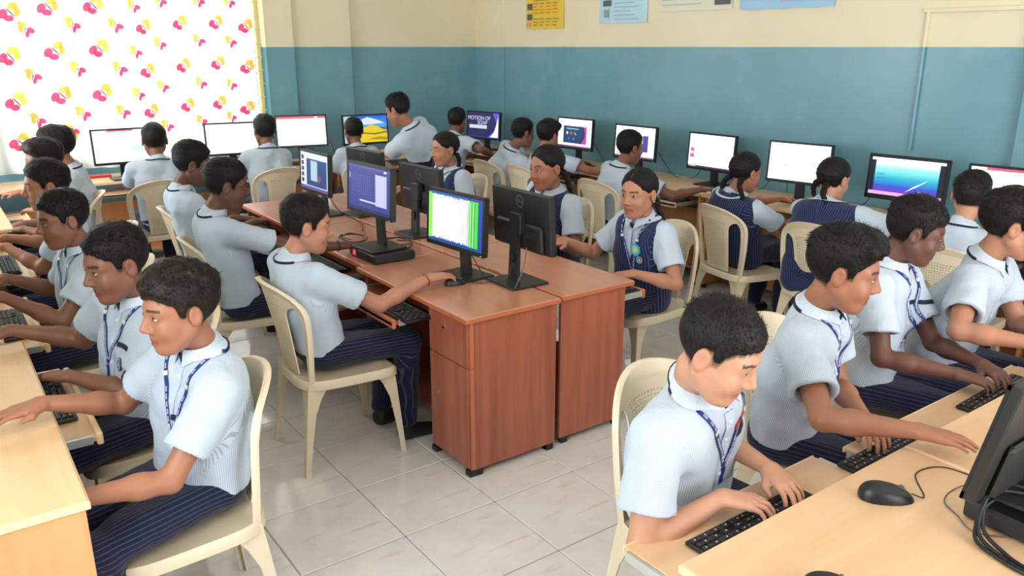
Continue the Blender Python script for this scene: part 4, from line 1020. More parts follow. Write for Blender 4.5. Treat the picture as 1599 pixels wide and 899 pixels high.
SKINS = {'fair': S(200, 148, 120), 'med': S(184, 130, 103), 'tan': S(166, 112, 86), 'brown': S(136, 91, 72), 'dark': S(106, 70, 57)}
def person(lab, pos, yaw, head, hyaw=0.0, hpitch=8.0, hroll=0.0, R_h=None, L_h=None, skin='med', hair=None, girl=False, res=.0055, seat=.44, k=1.0, wide=1.0, poses=('type', 'type'),
           lean_out=(.0, .0), lanyard=None, emblem=None, band_=False, badge=None, plain=False, feet=(.30, .34), poleR=None, poleL=None, fat=0.0, braids=None, stand=False, shoes=True, hx=(None, None), redpatch=False, thread=None, card=True, belt=True, stud=False, longsleeve=.68, legs=True, hsz=1.03, al=1.0):
    px, py = pos; cz, sz = math.cos(yaw), math.sin(yaw)
    root = thing('person', lab, 'person', (px, py, 0), yaw)
    def loc(p): dx, dy = p[0] - px, p[1] - py; return A3(dx * cz + dy * sz, -dx * sz + dy * cz, p[2])
    hc = loc(head); pel = A3(0, 0, (.93 if stand else seat + .095))
    HR = rotm(R(hyaw), R(hpitch), R(hroll)); hs = hsz * k
    nk_top = hc + HR @ A3(-.028, 0, -.075) * hs
    nb = nk_top + A3(-.026, 0, -.052) - A3(0, nk_top[1] * .25, 0)            # neck base
    # spine
    mid = (pel * .5 + nb * .5) + A3(-.028, 0, 0)
    up_ = nrm(nb - mid); lat = nrm(np.cross(up_, A3(1, 0, 0))); lat = nrm(A3(lat[0] * 0, abs(lat[1]), lat[2] * (1 if lat[1] > 0 else -1)))
    sw = .148 * wide * k
    tgt = {'R': R_h, 'L': L_h}
    SH = {}
    for s_, sg in (('L', 1), ('R', -1)):
        t_ = loc(tgt[s_]) if tgt[s_] is not None else A3(.34, sg * .08, .72)
        sh = nb + lat * sg * sw + A3(-.012, 0, -.066); fwd = t_ - sh; r_ = np.linalg.norm(fwd)
        sh = sh + nrm(fwd) * min(.07, max(0, r_ - .50)) * .8
        SH[s_] = (sh, t_)
    l1, l2 = .280 * k * al, .246 * k * al
    ARM = {}
    for s_, sg in (('L', 1), ('R', -1)):
        sh, t_ = SH[s_]; hv = t_ - sh; dist = np.linalg.norm(hv)
        hd = nrm(A3(hv[0], hv[1] * .9, 0)); wr = t_ - hd * .075 + A3(0, 0, .018)
        v = wr - sh; D_ = np.linalg.norm(v); a1, a2 = l1, l2
        if D_ > (l1 + l2) * .985: sc = D_ / ((l1 + l2) * .985); sc = min(sc, 1.22); a1, a2 = l1 * sc, l2 * sc; wr = sh + v * min(1, (a1 + a2) * .985 / D_)
        v = wr - sh; D_ = np.linalg.norm(v); n_ = v / D_
        pole = {'L': poleL, 'R': poleR}[s_]
        pole = A3(-.25, sg * .55, -.9) if pole is None else A3(*pole)
        pole = nrm(pole - n_ * (pole @ n_)); ca = (a1 * a1 + D_ * D_ - a2 * a2) / (2 * a1 * D_); ca = max(-1, min(1, ca))
        elb = sh + n_ * a1 * ca + pole * a1 * math.sqrt(1 - ca * ca)
        fd = nrm(wr - elb); hor = nrm(A3(fd[0], fd[1], 0)); hx_ = hx[0 if s_ == 'L' else 1]
        if hx_ is not None: hor = nrm(A3(math.cos(R(hx_)), math.sin(R(hx_)), 0))
        xd = nrm(hor * .93 + A3(0, 0, -.10) + fd * .25); yd = nrm(np.cross(A3(0, 0, 1), xd)) ; zd = np.cross(xd, yd)
        if sg > 0: pass
        thumb = -yd if sg > 0 else yd            # thumbs point inward
        ARM[s_] = (sh, elb, wr, np.stack([xd, thumb * 1.0, zd], 0))
    hands = {s_: hand_caps(poses[0 if s_ == 'L' else 1]) for s_ in 'LR'}
    def handd(P, s_):
        sh, elb, wr, Fm = ARM[s_]; q = ((P - wr) @ Fm.T) / (k * .98); cap, fi, th = hands[s_]
        d = None
        for c_ in cap:
            e = rc(q, np.array(c_[0], f32), np.array(c_[1], f32), c_[2], c_[3]); d = e if d is None else smin(d, e, .012)
        f = None
        for c_ in fi:
            e = rc(q, np.array(c_[0], f32), np.array(c_[1], f32), c_[2], c_[3]); f = e if f is None else np.minimum(f, e)
        d = smin(d, f, .006)
        for c_ in th: d = smin(d, rc(q, np.array(c_[0], f32), np.array(c_[1], f32), c_[2], c_[3]), .008)
        return d * k * .98
    def body_field(P):
        d = rc(P, mid, nb + A3(.0, 0, -.06), .055, .050)
        d = smin(d, rc(P, nb + A3(-.012, 0, -.01), nk_top, .050 * k + fat * .5, .046 * k + fat * .5), .035)
        for s_ in 'LR':
            sh, elb, wr, Fm = ARM[s_]
            d = smin(d, rc(P, nb + A3(-.0, 0, -.055), sh, .034, .036), .03)
            a = rc(P, sh, elb, .043 * k + fat * .4, .034 * k + fat * .3); a = smin(a, rc(P, elb, elb + (wr - elb) * .35, .034 * k + fat * .2, .036 * k + fat * .2), .015)
            a = smin(a, rc(P, elb + (wr - elb) * .3, wr, .0355 * k + fat * .2, .0225 * k), .015); d = smin(d, a, .03)
            near = np.linalg.norm(P - (wr + Fm[0] * .08), axis=1) < .16
            if near.any(): e = np.full(len(P), 9., f32); e[near] = handd(P[near], s_); d = smin(d, e, .014)
        near = np.linalg.norm(P - hc, axis=1) < .22
        if near.any():
            e = np.full(len(P), 9., f32); e[near] = head_field(((P[near] - hc) @ HR) / hs, fat) * hs; d = smin(d, e, .022)
        return d
    pts = [hc, pel, nb, mid] + [q for s_ in 'LR' for q in (ARM[s_][0], ARM[s_][1], ARM[s_][2], ARM[s_][2] + ARM[s_][3][0] * .15)]
    pts = np.array(pts); lo = pts.min(0) - .16; hi = pts.max(0) + .16
    blo = lo.copy(); blo[2] = min(min(ARM[s_][q][2] for s_ in 'LR' for q in (1, 2)), mid[2]) - .10
    V, F_ = polygonize(body_field, blo, hi, res)
    base = np.array(SKINS[skin] if isinstance(skin, str) else skin, f32); col = np.tile(base, (len(V), 1))
    ql = ((V - hc) @ HR) / hs; qa = ql.copy(); qa[:, 1] = np.abs(qa[:, 1])
    def blend(m_, c_, a): m_ = np.clip(m_, 0, 1)[:, None] * a; return col * (1 - m_) + np.array(c_, f32) * m_
    lip = np.clip(1.4 - np.sqrt(((qa[:, 1]) / .023) ** 2 + ((qa[:, 2] + .0685) / .0105) ** 2), 0, .4) / .4 * (qa[:, 0] > .065); col = blend(lip, base * A3(.78, .50, .50), .75)
    ml = np.exp(-((qa[:, 2] + .0685) / .0018) ** 2) * (qa[:, 1] < .024) * (qa[:, 0] > .066); col = blend(ml, base * .25, .7)
    bz = .0265 - .10 * np.maximum(0, qa[:, 1] - .036); br = (np.abs(qa[:, 2] - bz) < .0042 ) * (qa[:, 1] > .012) * (qa[:, 1] < .052) * (qa[:, 0] > .045); col = blend(br * 1., A3(.012, .008, .006), .85)
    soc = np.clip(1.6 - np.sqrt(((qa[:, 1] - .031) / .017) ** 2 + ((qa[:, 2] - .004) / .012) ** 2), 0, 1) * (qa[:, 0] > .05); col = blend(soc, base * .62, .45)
    ear = (np.abs(qa[:, 1]) > .074) * (np.abs(ql[:, 2]) < .04); col = blend(ear * 1., base * A3(1.0, .86, .84), .5)
    if not girl:      # skin tinted hair-dark for the cropped fade at temple and nape
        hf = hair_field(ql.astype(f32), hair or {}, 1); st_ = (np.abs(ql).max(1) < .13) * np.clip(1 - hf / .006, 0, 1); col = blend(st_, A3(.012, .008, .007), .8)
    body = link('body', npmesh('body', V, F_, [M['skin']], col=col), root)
    # eyes: almond patches on the lids' curve
    for sg in (1, -1):
        eb = MB(); ce = A3(.0705, sg * .031, .004); op = .0052 if hpitch < 14 else .0034
        def ept(u, v, r_=.0146):   # u along width (-1..1), v -1..1
            yy = u * .0128; zz = v * op * max(0, 1 - abs(u) ** 2.2) - .0006; xx = math.sqrt(max(1e-8, r_ * r_ - yy * yy - zz * zz)); q = A3(ce[0] + xx - .0004, ce[1] + yy, ce[2] + zz); return tuple(hc + (HR @ q) * hs)
        n = 12
        vs = [ept(-1 + 2 * i / n, v) for v in (-1, -.5, 0, .5, 1) for i in range(n + 1)]
        eb.raw(vs, [(j * (n + 1) + i, j * (n + 1) + i + 1, (j + 1) * (n + 1) + i + 1, (j + 1) * (n + 1) + i) for j in range(4) for i in range(n)], M['eyewhite'])
        vs = [ept(.0, 0, .0150)]; m_ = 14
        for i in range(m_):
            a = 2 * PI * i / m_; u = math.cos(a) * .44; zz = math.sin(a) * .0056; u2 = u; v_ = max(-1, min(1, zz / op)); vs.append(ept(u2, v_, .0150))
        eb.raw(vs, [(0, 1 + i, 1 + (i + 1) % m_) for i in range(m_)], M['iris'])
        vs = [ept(-1 + 2 * i / n, v, .0154) for v in (.8, 1.3) for i in range(n + 1)]
        eb.raw(vs, [(i, i + 1, n + 2 + i, n + 1 + i) for i in range(n)], M['iris'])
        eb.build('eye', None, body, 180)
    # hair
    hst = dict(hair or {}); sd = (abs(hash(lab)) % 97) if False else sum(map(ord, lab)) % 97
    if girl: hst.setdefault('girl', True); hst.setdefault('top', .010); hst.setdefault('side', .009); hst.setdefault('tuft', .0008)
    def hfield(P): return hair_field(((P - hc) @ HR) / hs, hst, sd) * hs
    hv, hf_ = polygonize(hfield, hc - .16, hc + .17, max(res * .8, .004))
    hr = link('hair', npmesh('hair', hv, hf_, [M[hst.get('mat', 'hair')]]), root)
    if girl:
        pt_ = []
        for q in np.linspace(.62, 2.3, 14):
            o_ = hc + (HR @ A3(-.01, 0, .03)) * hs; dr = nrm(HR @ A3(math.cos(q), 0, math.sin(q))); p = o_ + dr * .14
            for _ in range(25):
                dd = float(hfield(p[None])[0])
                if dd < .0008: break
                p = p - dr * max(.0008, dd * .8)
            pt_.append(p)
        pm_ = MB().tube(pt_, .0016, None, 6).build('parting', M['partskin'], hr, 60)
    # fine strands for an uneven outline
    if res < .0065 and not girl:
        rg = np.random.RandomState(sd); sel = hv[rg.choice(len(hv), 2600)]; ql2 = ((sel - hc) @ HR) / hs; sel = sel[(ql2[:, 2] > .05)]
        sb = MB()
        for p in sel[:1500]:
            o_ = nrm(p - hc); tdir = nrm(np.cross(o_, HR @ A3(.3, 1, .2)) + .35 * rg.randn(3)); l_ = .012 + .012 * rg.rand(); sdv = nrm(np.cross(tdir, o_)) * .0009
            a0 = p - o_ * .003; a1 = p + tdir * l_ * .5 + o_ * .003; a2 = p + tdir * l_ + o_ * .002 * rg.randn()
            sb.raw([a0 - sdv, a0 + sdv, a1 + sdv, a1 - sdv, a2], [(0, 1, 2, 3), (3, 2, 4)])
        so = sb.build('loose_strands', M['hair'], hr); so['kind'] = 'stuff'
    if girl:
        for sg, spec in (braids or {1: None}).items():
            bb = MB(); path = spec or [(-.07, .05 * sg, -.04), (-.085, .075 * sg, -.09), (-.10, .085 * sg, -.16), (-.11, .09 * sg, -.24), (-.115, .09 * sg, -.31)]
            pw = [Vector(hc + (A3(*q) * hs if i > 1 else HR @ A3(*q) * hs)) for i, q in enumerate(path)]
            sp = smooth_path(pw, 6); n_ = len(sp); al = 0; rings = []
            for c_ in range(3):
                pts_ = []; 
                for i, p in enumerate(sp):
                    ph = i / 6 * PI * 1.15 + c_ * 2 * PI / 3; d_ = (sp[min(i + 1, n_ - 1)] - sp[max(0, i - 1)]).normalized(); a_ = d_.orthogonal().normalized(); b_ = d_.cross(a_)
                    w_ = .011 * (1 - .5 * i / n_); pts_.append(p + a_ * math.cos(ph) * w_ + b_ * math.sin(2 * ph) * w_ * .6)
                bb.tube(pts_, [.0150 * (1 - .40 * i / n_) for i in range(n_)], None, 7)
            bb.build('braid', M['hair'], hr, 60)
            MB().tube([sp[-2], sp[-1]], .011, None, 8).build('hair_tie', M['navy'], hr, 60)
        if stud:
            for sg in (1, -1): q = Vector(hc + (HR @ A3(-.004, sg * .090, -.032)) * hs); bb = MB().box(q.x - .004, q.x + .004, q.y - .004, q.y + .004, q.z - .004, q.z + .004, bev=.002); bb.build('ear_stud', M['gold'], body)
    # shirt
    cut_z = pel[2] - (.020 if not girl else -.02)
    slv = {}
    for s_ in 'LR':
        sh, elb, wr, Fm = ARM[s_]; slv[s_] = (sh, sh + (elb - sh) * longsleeve * 1.0, nrm(elb - sh))
    def torso(P, g=0.0):
        d = None
        for sg in (1, -1):
            e = rc(P, pel + A3(-.012, sg * .058 * wide, -.03), mid + lat * sg * .066 * wide + A3(.012, 0, 0), (.110 + fat) * k, (.104 + fat * 1.4) * k)
            e = smin(e, rc(P, mid + lat * sg * .066 * wide + A3(.012, 0, 0), nb + lat * sg * .066 * wide + A3(-.004, 0, -.115), (.104 + fat * 1.4) * k, .094 * k), .05)
            e = smin(e, rc(P, nb + lat * sg * .060 * wide + A3(-.018, 0, -.078), SH['L' if sg > 0 else 'R'][0] - A3(0, 0, .0), .066 * k, .055 * k), .045)
            d = e if d is None else smin(d, e, .05)
        d = smin(d, rc(P, nb + A3(-.020, 0, -.05), nb + A3(-.012, 0, -.008), .066 * k, .058 * k), .04)
        return d - g
    def fold(P):
        q = P @ np.array([[.8, .3, .5], [-.4, .9, .2], [-.4, -.3, .85]], f32)
        return .0055 * wob(q * A3(1, 1, 2.2), 20, sd) + .0028 * wob(q * A3(2.0, .7, 1), 46, sd + 5)
    def shirt_field(P, hollow=True):
        d = torso(P)
        for s_ in 'LR':
            sh, e_, ax = slv[s_]; l_ = float(np.linalg.norm(e_ - sh))
            q = rc(P, sh, e_ + ax * .03, .060 * k + fat * .4, .072 * k + fat * .5)
            q = smax(q, (P - e_) @ ax, .006)
            d = smin(d, q, .035)
            if hollow:
                inn = rc(P, sh + (e_ - sh) * .55, e_ + ax * .05, .036 * k + fat * .4, .064 * k + fat * .5); d = smax(d, -inn, .004)
        d = d + fold(P)
        d = smax(d, cut_z - P[:, 2] + .010 * np.sin(P[:, 1] * 22 + sd), .01)
        d = smax(d, -rc(P, nb + A3(.006, 0, .012), nk_top + A3(.02, 0, .06), .048 * k + fat * .5, .070 * k), .006)
        return d
    slo = lo.copy(); slo[2] = cut_z - .03; shi = hi.copy(); shi[2] = nb[2] + .10
    sres = max(res * 1.45, .007)
    V, F_ = polygonize(shirt_field, slo, shi, sres)
    def ucoord(V):
        yy = (V - mid) @ lat; ctr = mid + np.clip((V - mid) @ up_, -.3, .5)[:, None] * up_; xx = (V - ctr) @ nrm(np.cross(lat, up_)) * (1 if np.cross(lat, up_)[0] > 0 else -1)
        cyl = np.arctan2(yy, xx + .01) * .1349; flat = np.where(xx > -.01, yy, np.sign(yy) * .4238 - yy)
        wz = np.clip(((V - nb) @ up_ + .17) / .10, 0, 1); u = cyl * (1 - wz) + flat * wz
        for s_, sg in (('L', 1), ('R', -1)):
            sh, e_, ax = slv[s_]; d1 = nrm(sh - (nb + A3(-.012, 0, -.02))); b1 = nrm(np.cross(d1, ax)); 
            if np.cross(d1, b1)[2] < 0: b1 = -b1
            q = V - sh; t_ = q @ ax; out_ = (q @ lat) * sg; r_ = q - np.maximum(t_, 0)[:, None] * ax
            two = t_ > 0; ua = np.where(two, np.arctan2(q @ b1, q @ np.cross(ax, b1)), np.arctan2(q @ b1, q @ np.cross(d1, b1))) * .066
            near = (t_ > .11) & (np.linalg.norm(r_, axis=1) < .10 * k) | (out_ > -.012) & (t_ > -.09) & (np.linalg.norm(r_, axis=1) < .12)
            u = np.where(near, ua, u)
        return u
    shirt = link('shirt', npmesh('shirt', V, F_, [M['shirt_plain' if plain else 'shirt']], attrs={'u': ucoord(V)}), root)
    vest = None
    if girl:
        def vfield(P):
            d = torso(P, .009) + fold(P) * .6
            d = smax(d, cut_z - .16 - P[:, 2], .01)
            for s_ in 'LR': sh, e_, ax = slv[s_]; d = smax(d, -(sph(P, sh + ax * .035 + lat * (.02 if s_ == 'L' else -.02), .073 * k)), .006)
            fw = nrm(np.cross(lat, up_)); 
            if fw[0] < 0: fw = -fw
            q = P - (nb + A3(.0, 0, -.02)); yy = np.abs(q @ lat); zz = q @ up_; xx = q @ fw
            wv = .012 + (zz + .17) * .42; v_ = np.maximum(yy - np.maximum(wv, 0), -xx * .8 - .005); v_ = np.where(zz < -.20, .05, v_)
            d = smax(d, -np.maximum(v_, -.06), .006)
            d = smax(d, -rc(P, nb + A3(-.006, 0, -.0), nk_top, .066 * k, .08 * k), .006)
            return d
        vlo = slo.copy(); vlo[2] = pel[2] - .16
        V, F_ = polygonize(vfield, vlo, shi, sres)
        vest = link('waistcoat', npmesh('waistcoat', V, F_, [M['vest']], attrs={'u': ucoord(V)}), root)
    surf = (lambda P: np.minimum(torso(P, .012) + 0 * P[:, 0], 9)) if girl else (lambda P: shirt_field(P, False))
    def proj(pt, dr, d0=.35, off=.0):
        p = np.array(pt, f32) + np.array(dr, f32) * -d0; dr = np.array(dr, f32)
        for _ in range(40):
            d = float(surf(p[None])[0]); 
            if d < .0006 or d > 1: break
            p = p + dr * max(d * .8, .0006)
        if float(surf(p[None])[0]) > .004:
            p = np.array(pt, f32)
            for _ in range(14):
                P4 = np.stack([p, p + A3(.006, 0, 0), p + A3(0, .006, 0), p + A3(0, 0, .006)]); v = surf(P4); g_ = nrm(v[1:] - v[0]); p = p - g_ * max(-.03, min(.03, float(v[0])))
        e = .006; P4 = np.stack([p, p + A3(e, 0, 0), p + A3(0, e, 0), p + A3(0, 0, e)]); v = surf(P4); n_ = nrm(v[1:] - v[0]); return p + n_ * off, n_
    fw = nrm(np.cross(lat, up_)); fw = fw if fw[0] > 0 else -fw
    dn = -fw * 1.0
    def chest(y, z, off=.001):      # y lateral, z metres below the neck base, on the front
        o_ = nb + lat * y - up_ * z; return proj(o_, dn, .30, off)
    # collar: folded band with two points
    cb_ = MB(); rows = []; na = 26
    rin = .053 * k + fat * .5; open_ = .20
    cd_ = nrm(nk_top - nb)
    for i in range(na + 1):
        ph = open_ + (2 * PI - 2 * open_) * i / na      # 0 = front
        e = min(ph, 2 * PI - ph); tip = max(0, 1 - (e - open_) / .55)
        dirv = fw * math.cos(ph) + lat * math.sin(ph)
        zt_ = .026 - .016 * (1 + math.cos(ph)) * .5
        inner0 = nb + cd_ * (-.006 - .018 * (1 + math.cos(ph)) * .5) + dirv * (rin - .003)
        topv = nb + cd_ * zt_ + dirv * (rin + .001) + fw * .004
        drop = .040 + .028 * tip ** 1.5
        outp = nb + cd_ * (zt_ - drop) + dirv * (rin + .020 + .012 * tip) + fw * .004 * tip
        for _ in range(6):
            d = float(surf(outp[None])[0])
            if d < .003: outp = outp + nrm(dirv + up_ * .6) * (.004 - d)
        rows.append([tuple(inner0), tuple(topv), tuple(topv + dirv * .003 - cd_ * .001), tuple(outp + dirv * .001), tuple(outp - dirv * .003), tuple(topv - dirv * .001 - cd_ * .004)])
    cb_.loft(rows); cme = cb_.mesh('collar', M['collar'], 40)
    a = cme.attributes.new('u', 'FLOAT', 'POINT'); a.data.foreach_set('value', np.array([(i // 6) / (na + 1) * .36 for i in range(6 * (na + 1))], f32))
    co = link('collar', cme, root)
    if not girl:
        nb_ = MB(); ks = [i for i in range(na + 1) if 7 <= i <= na - 7]
        nb_.loft([[tuple(Vector(rows[i][3]) + Vector(up_ * z_) + Vector(nrm(np.array(rows[i][3], f32) - nb) * o_)) for o_, z_ in ((-.004, -.006), (.001, -.006), (.0015, .004), (-.004, .004))] for i in ks])
        nb_.build('neck_band', M['navyband'], co)
    def ribbon(pts, w_, h_, m_, nm, par, sidehint=None):
        P_, S_, N_ = [], [], []
        for i, (p, n_) in enumerate(pts):
            a_ = pts[min(i + 1, len(pts) - 1)][0] - pts[max(0, i - 1)][0]; t_ = nrm(a_); sd_ = nrm(np.cross(n_, t_)); P_.append(p); S_.append(sd_); N_.append(n_)
        return MB().strip(P_, S_, N_, w_, h_).build(nm, m_, par)
    if res < .0075 and not (vest):
        ribbon([chest(0.0, z) for z in np.linspace(.045, .36, 14)], .030, .0022, M['collar'], 'placket', shirt)
        bt = MB()
        for z in (.075, .15, .225, .30): p, n_ = chest(0.0, z, .003); bt.box(p[0] - .003, p[0] + .003, p[1] - .005, p[1] + .005, p[2] - .005, p[2] + .005, bev=.002)
        bt.build('buttons', M['white'], shirt)['kind'] = 'stuff'
    # dark tab / tie knot at the throat
    p, n_ = chest(0, .028, .002)
    kt = MB(); kt.loft([[tuple(p + lat * a_ + n_ * b_ + up_ * .014) for a_, b_ in ((-.012, 0), (.012, 0), (.010, .010), (-.010, .010))], [tuple(p + lat * a_ + n_ * b_ - up_ * .016) for a_, b_ in ((-.008, 0), (.008, 0), (.006, .009), (-.006, .009))]])
    kt.build('tie_knot' if girl else 'collar_tab', M['navy'], shirt)
    if girl:
        tb_ = MB(); r_ = []
        for z in (.045, .10, .16): p, n_ = proj(nb - up_ * z, dn, .3, -.004 if z > .05 else 0); w_ = .008 + .06 * z; r_.append([tuple(p + lat * a_ + n_ * b_) for a_, b_ in ((-w_, 0), (w_, 0), (w_, .004), (-w_, .004))])
        tb_.loft(r_); tb_.build('tie', M['shirt_plain'], shirt)
    # lanyard
    if lanyard:
        zb, yb = lanyard
        for sg in (1, -1):
            path = []
            st0 = nb + lat * sg * (rin + .030) + A3(-.03, 0, -.004)
            for q in np.linspace(0, 1, 16):
                y_ = sg * (rin + .026) * (1 - q) ** 1.15 + yb * q + .006 * sg * (1 - q); z_ = -.005 + q * zb
                path.append(chest(y_, z_, .0035))
            path.insert(0, (st0, nrm(lat * sg * .6 + up_)))
            rb = ribbon(path, .013, .0014, M['ribbon'], 'lanyard', root)
            pm = MB()
            for i in range(2, 15):
                p, n_ = path[i]; t_ = nrm(path[i + 1][0] - p) if i < 16 else -up_; sd_ = nrm(np.cross(n_, t_))
                if i == 5: 
                    for s2 in range(1): pm2 = MB().strip([p, p + t_ * .014], [sd_] * 2, [n_] * 2, .017, .003).build('clip', M['clasp'], rb)
                elif i != 6:
                    for q2 in (.1, .35, .6, .8): c0 = p + t_ * .018 * q2 + n_ * .0016; pm.strip([c0, c0 + t_ * .0028], [sd_] * 2, [n_] * 2, .007, .0003)
            pm.build('lettering', M['ribbonw'], rb)['kind'] = 'stuff'
        path = [chest(yb + .004 * math.sin(i), zb + i * .011, .004) for i in range(7)]
        t2 = ribbon(path, .015, .002, M['ribbon'], 'lanyard_tail', root)
        if card:
            p, n_ = chest(yb, zb + .075, .006)
            a_ = nrm(lat * .9 + up_ * .2); u_ = nrm(np.cross(n_, a_)); u_ = u_ if u_[2] > 0 else -u_
            MB().strip([p, p - u_ * .075], [a_] * 2, [n_] * 2, .048, .002).build('id_card', M['card'], root)
            MB().strip([p + u_ * .012, p + u_ * .0], [a_] * 2, [n_] * 2, .016, .003).build('clip', M['clasp'], root)
    par = vest or shirt
    if band_:
        BY, BZ = band_ if isinstance(band_, tuple) else (0, .150)
        ribbon([chest(y + BY, BZ - .010 * math.sin((y - .03) * 30), .001) for y in np.linspace(.028, .100, 8)], .017, .003, M['navyband'], 'pocket_band', par)
        ribbon([chest(.029 + BY, BZ + z, .001) for z in (.005, .04, .075)], .003, .0012, M['collar'], 'pocket_seam', par)
    if emblem:
        y_, z_, r_ = emblem; p, n_ = chest(y_, z_, .0022)
        a_ = nrm(np.cross(up_, n_)); u_ = nrm(np.cross(n_, a_)); eb = MB()
        def ring(r0, r1, off, m_):
            n = 28; v = [tuple(p + (a_ * math.cos(2 * PI * i / n) + u_ * math.sin(2 * PI * i / n)) * rr_ + n_ * off) for rr_ in (r0, r1) for i in range(n)]
            eb.raw(v, [(i, (i + 1) % n, n + (i + 1) % n, n + i) for i in range(n)], m_)
        lt = M['ribbonw']; dk = M['navyband']
        eb.raw([tuple(p + (a_ * math.cos(2 * PI * i / 28) + u_ * math.sin(2 * PI * i / 28)) * r_ + n_ * o_) for o_ in (-.002, 0) for i in range(28)], [tuple(range(28, 56))] + [(i, (i + 1) % 28, 28 + (i + 1) % 28, 28 + i) for i in range(28)], dk)
        ring(r_ * .93, r_ * .86, .0004, lt); ring(r_ * .66, r_ * .60, .0004, lt)
        for q in range(14):
            an = 2 * PI * q / 14; c0 = p + (a_ * math.cos(an) + u_ * math.sin(an)) * r_ * .76 + n_ * .0004
            eb.raw([tuple(c0 + a_ * dx_ * .0016 + u_ * dz_ * .0022) for dx_, dz_ in ((-1, -1), (1, -1), (1, 1), (-1, 1))], [(0, 1, 2, 3)], lt)
        for (ax_, az_, w_, h_) in ((0, -.28, .40, .10), (0, -.10, .26, .12), (-.18, .06, .10, .20), (.18, .06, .10, .20), (0, .18, .16, .18)):
            c0 = p + a_ * ax_ * r_ + u_ * az_ * r_ + n_ * .0005
            eb.raw([tuple(c0 + a_ * dx_ * w_ * r_ + u_ * dz_ * h_ * r_) for dx_, dz_ in ((-1, -1), (1, -1), (1, 1), (-1, 1))], [(0, 1, 2, 3)], lt)
        eb.build('emblem', None, par)
    if badge:
        y_, z_ = badge; p, n_ = chest(y_, z_, .004); a_ = nrm(np.cross(up_, n_)); u_ = nrm(np.cross(n_, a_)); bb = MB()
        for r_, o0, o1, m_ in ((.034, 0, .004, M['cyan_badge']), (.022, .004, .005, M['yellow_badge']), (.017, .005, .0055, M['cyan_badge']), (.013, .0055, .006, M['yellow_badge'])):
            n = 26; v = [tuple(p + (a_ * math.cos(2 * PI * i / n) + u_ * math.sin(2 * PI * i / n)) * r_ * (1 + (.05 if i % 2 and r_ > .03 else 0)) + n_ * o_) for o_ in (o0, o1) for i in range(n)]
            bb.raw(v, [(i, (i + 1) % n, n + (i + 1) % n, n + i) for i in range(n)] + [tuple(range(n, 2 * n))], m_)
        bb.build('round_badge', None, par)
    if redpatch:
        ribbon([chest(y, .125 - .08 * (y - .03), .002) for y in np.linspace(.034, .080, 6)], .030, .003, M['red_badge'], 'red_badge', shirt)
        ribbon([chest(y, .163, .002) for y in np.linspace(.040, .090, 6)], .026, .003, M['navyband'], 'pocket_band', shirt)
    if thread:
        sh, elb, wr, Fm = ARM[thread[0]]; ax = nrm(wr - elb); c0 = elb + (wr - elb) * .93; b1 = nrm(np.cross(ax, A3(0, 0, 1))); b2 = np.cross(ax, b1)
        MB().tube([c0 + (b1 * math.cos(a_) + b2 * math.sin(a_)) * .0275 * k for a_ in np.linspace(0, 2 * PI, 18)], .0022, None, 6).build('wrist_thread', M[thread[1]], body, 60)
    # trousers / skirt
    kn = {}; an_ = {}
    for s_, sg in (('L', 1), ('R', -1)):
        if stand: kn[s_] = pel + A3(.03, sg * .085, -.42); an_[s_] = A3(0, sg * .09, .09)
        else: kn[s_] = A3(.385 * k, sg * (.10 if not girl else .085), seat + .055); an_[s_] = A3(feet[0 if sg > 0 else 1], sg * .105, .085)
    fl_ = .006 if not girl else .012
    def trouser_field(P):
        d = None
        for s_, sg in (('L', 1), ('R', -1)):
            e = rc(P, pel + A3(.0, sg * .070 * wide, -.008), kn[s_], (.083 + fat * .5) * k + fl_, .058 * k + fl_)
            e = smin(e, rc(P, kn[s_], an_[s_] + A3(0, 0, .02), .056 * k + fl_, .046 * k + fl_), .02)
            d = e if d is None else smin(d, e, .03 if not girl else .11)
        d = smin(d, rc(P, pel + A3(-.025, .060, .0), pel + A3(-.025, -.060, .0), (.094 + fat) * k, (.094 + fat) * k), .05)
        for sg in (1, -1): d = smin(d, rc(P, pel + A3(-.012, sg * .056 * wide, -.0), pel * .75 + mid * .25 + A3(0, sg * .056 * wide, 0), (.098 + fat) * k, (.096 + fat) * k), .03)
        d = d + fold(P) * .9
        d = smax(d, P[:, 2] - (pel[2] + .035), .006)
        d = smax(d, .075 - P[:, 2], .004)
        if not stand: d = smax(d, (seat - .006) - P[:, 2] + np.where(P[:, 0] > .20, -9, 0), .02)
        return d
    if legs:
        V, F_ = polygonize(trouser_field, (-.22, -.30, .05), (.56, .30, pel[2] + .08), max(res * 1.7, .009))
        tu = V[:, 2] * 1.0; q = np.abs(V[:, 1]) - .09
        tu = np.where((V[:, 2] > seat - .06) & (not stand), np.arctan2(V[:, 2] - (seat + .07), q) * .075, np.arctan2(V[:, 0] - .3, q) * .06)
        tr_ = link('skirt' if girl else 'trousers', npmesh('trousers', V, F_, [M['trouser']], attrs={'u': tu}), root)
        if False:
            bl = MB(); r_ = []; n = 30
            for i in range(n + 1):
                a_ = 2 * PI * i / n; dr = A3(math.cos(a_), math.sin(a_), 0); o_ = A3(pel[0] * .8 + mid[0] * .2 - .01, (pel[1] * .8 + mid[1] * .2), cut_z + .004); p = o_ + dr * .26
                for _ in range(30):
                    d = float(torso((p)[None], .006)[0]); 
                    if d < .001: break
                    p = p - dr * max(.001, d * .8)
                r_.append([tuple(p + dr * -.001 - A3(0, 0, .016)), tuple(p + dr * .003 - A3(0, 0, .016)), tuple(p + dr * .003 + A3(0, 0, .014)), tuple(p - dr * .001 + A3(0, 0, .014))])
            bl.loft(r_); bl.build('belt', M['belt'], tr_, 60)
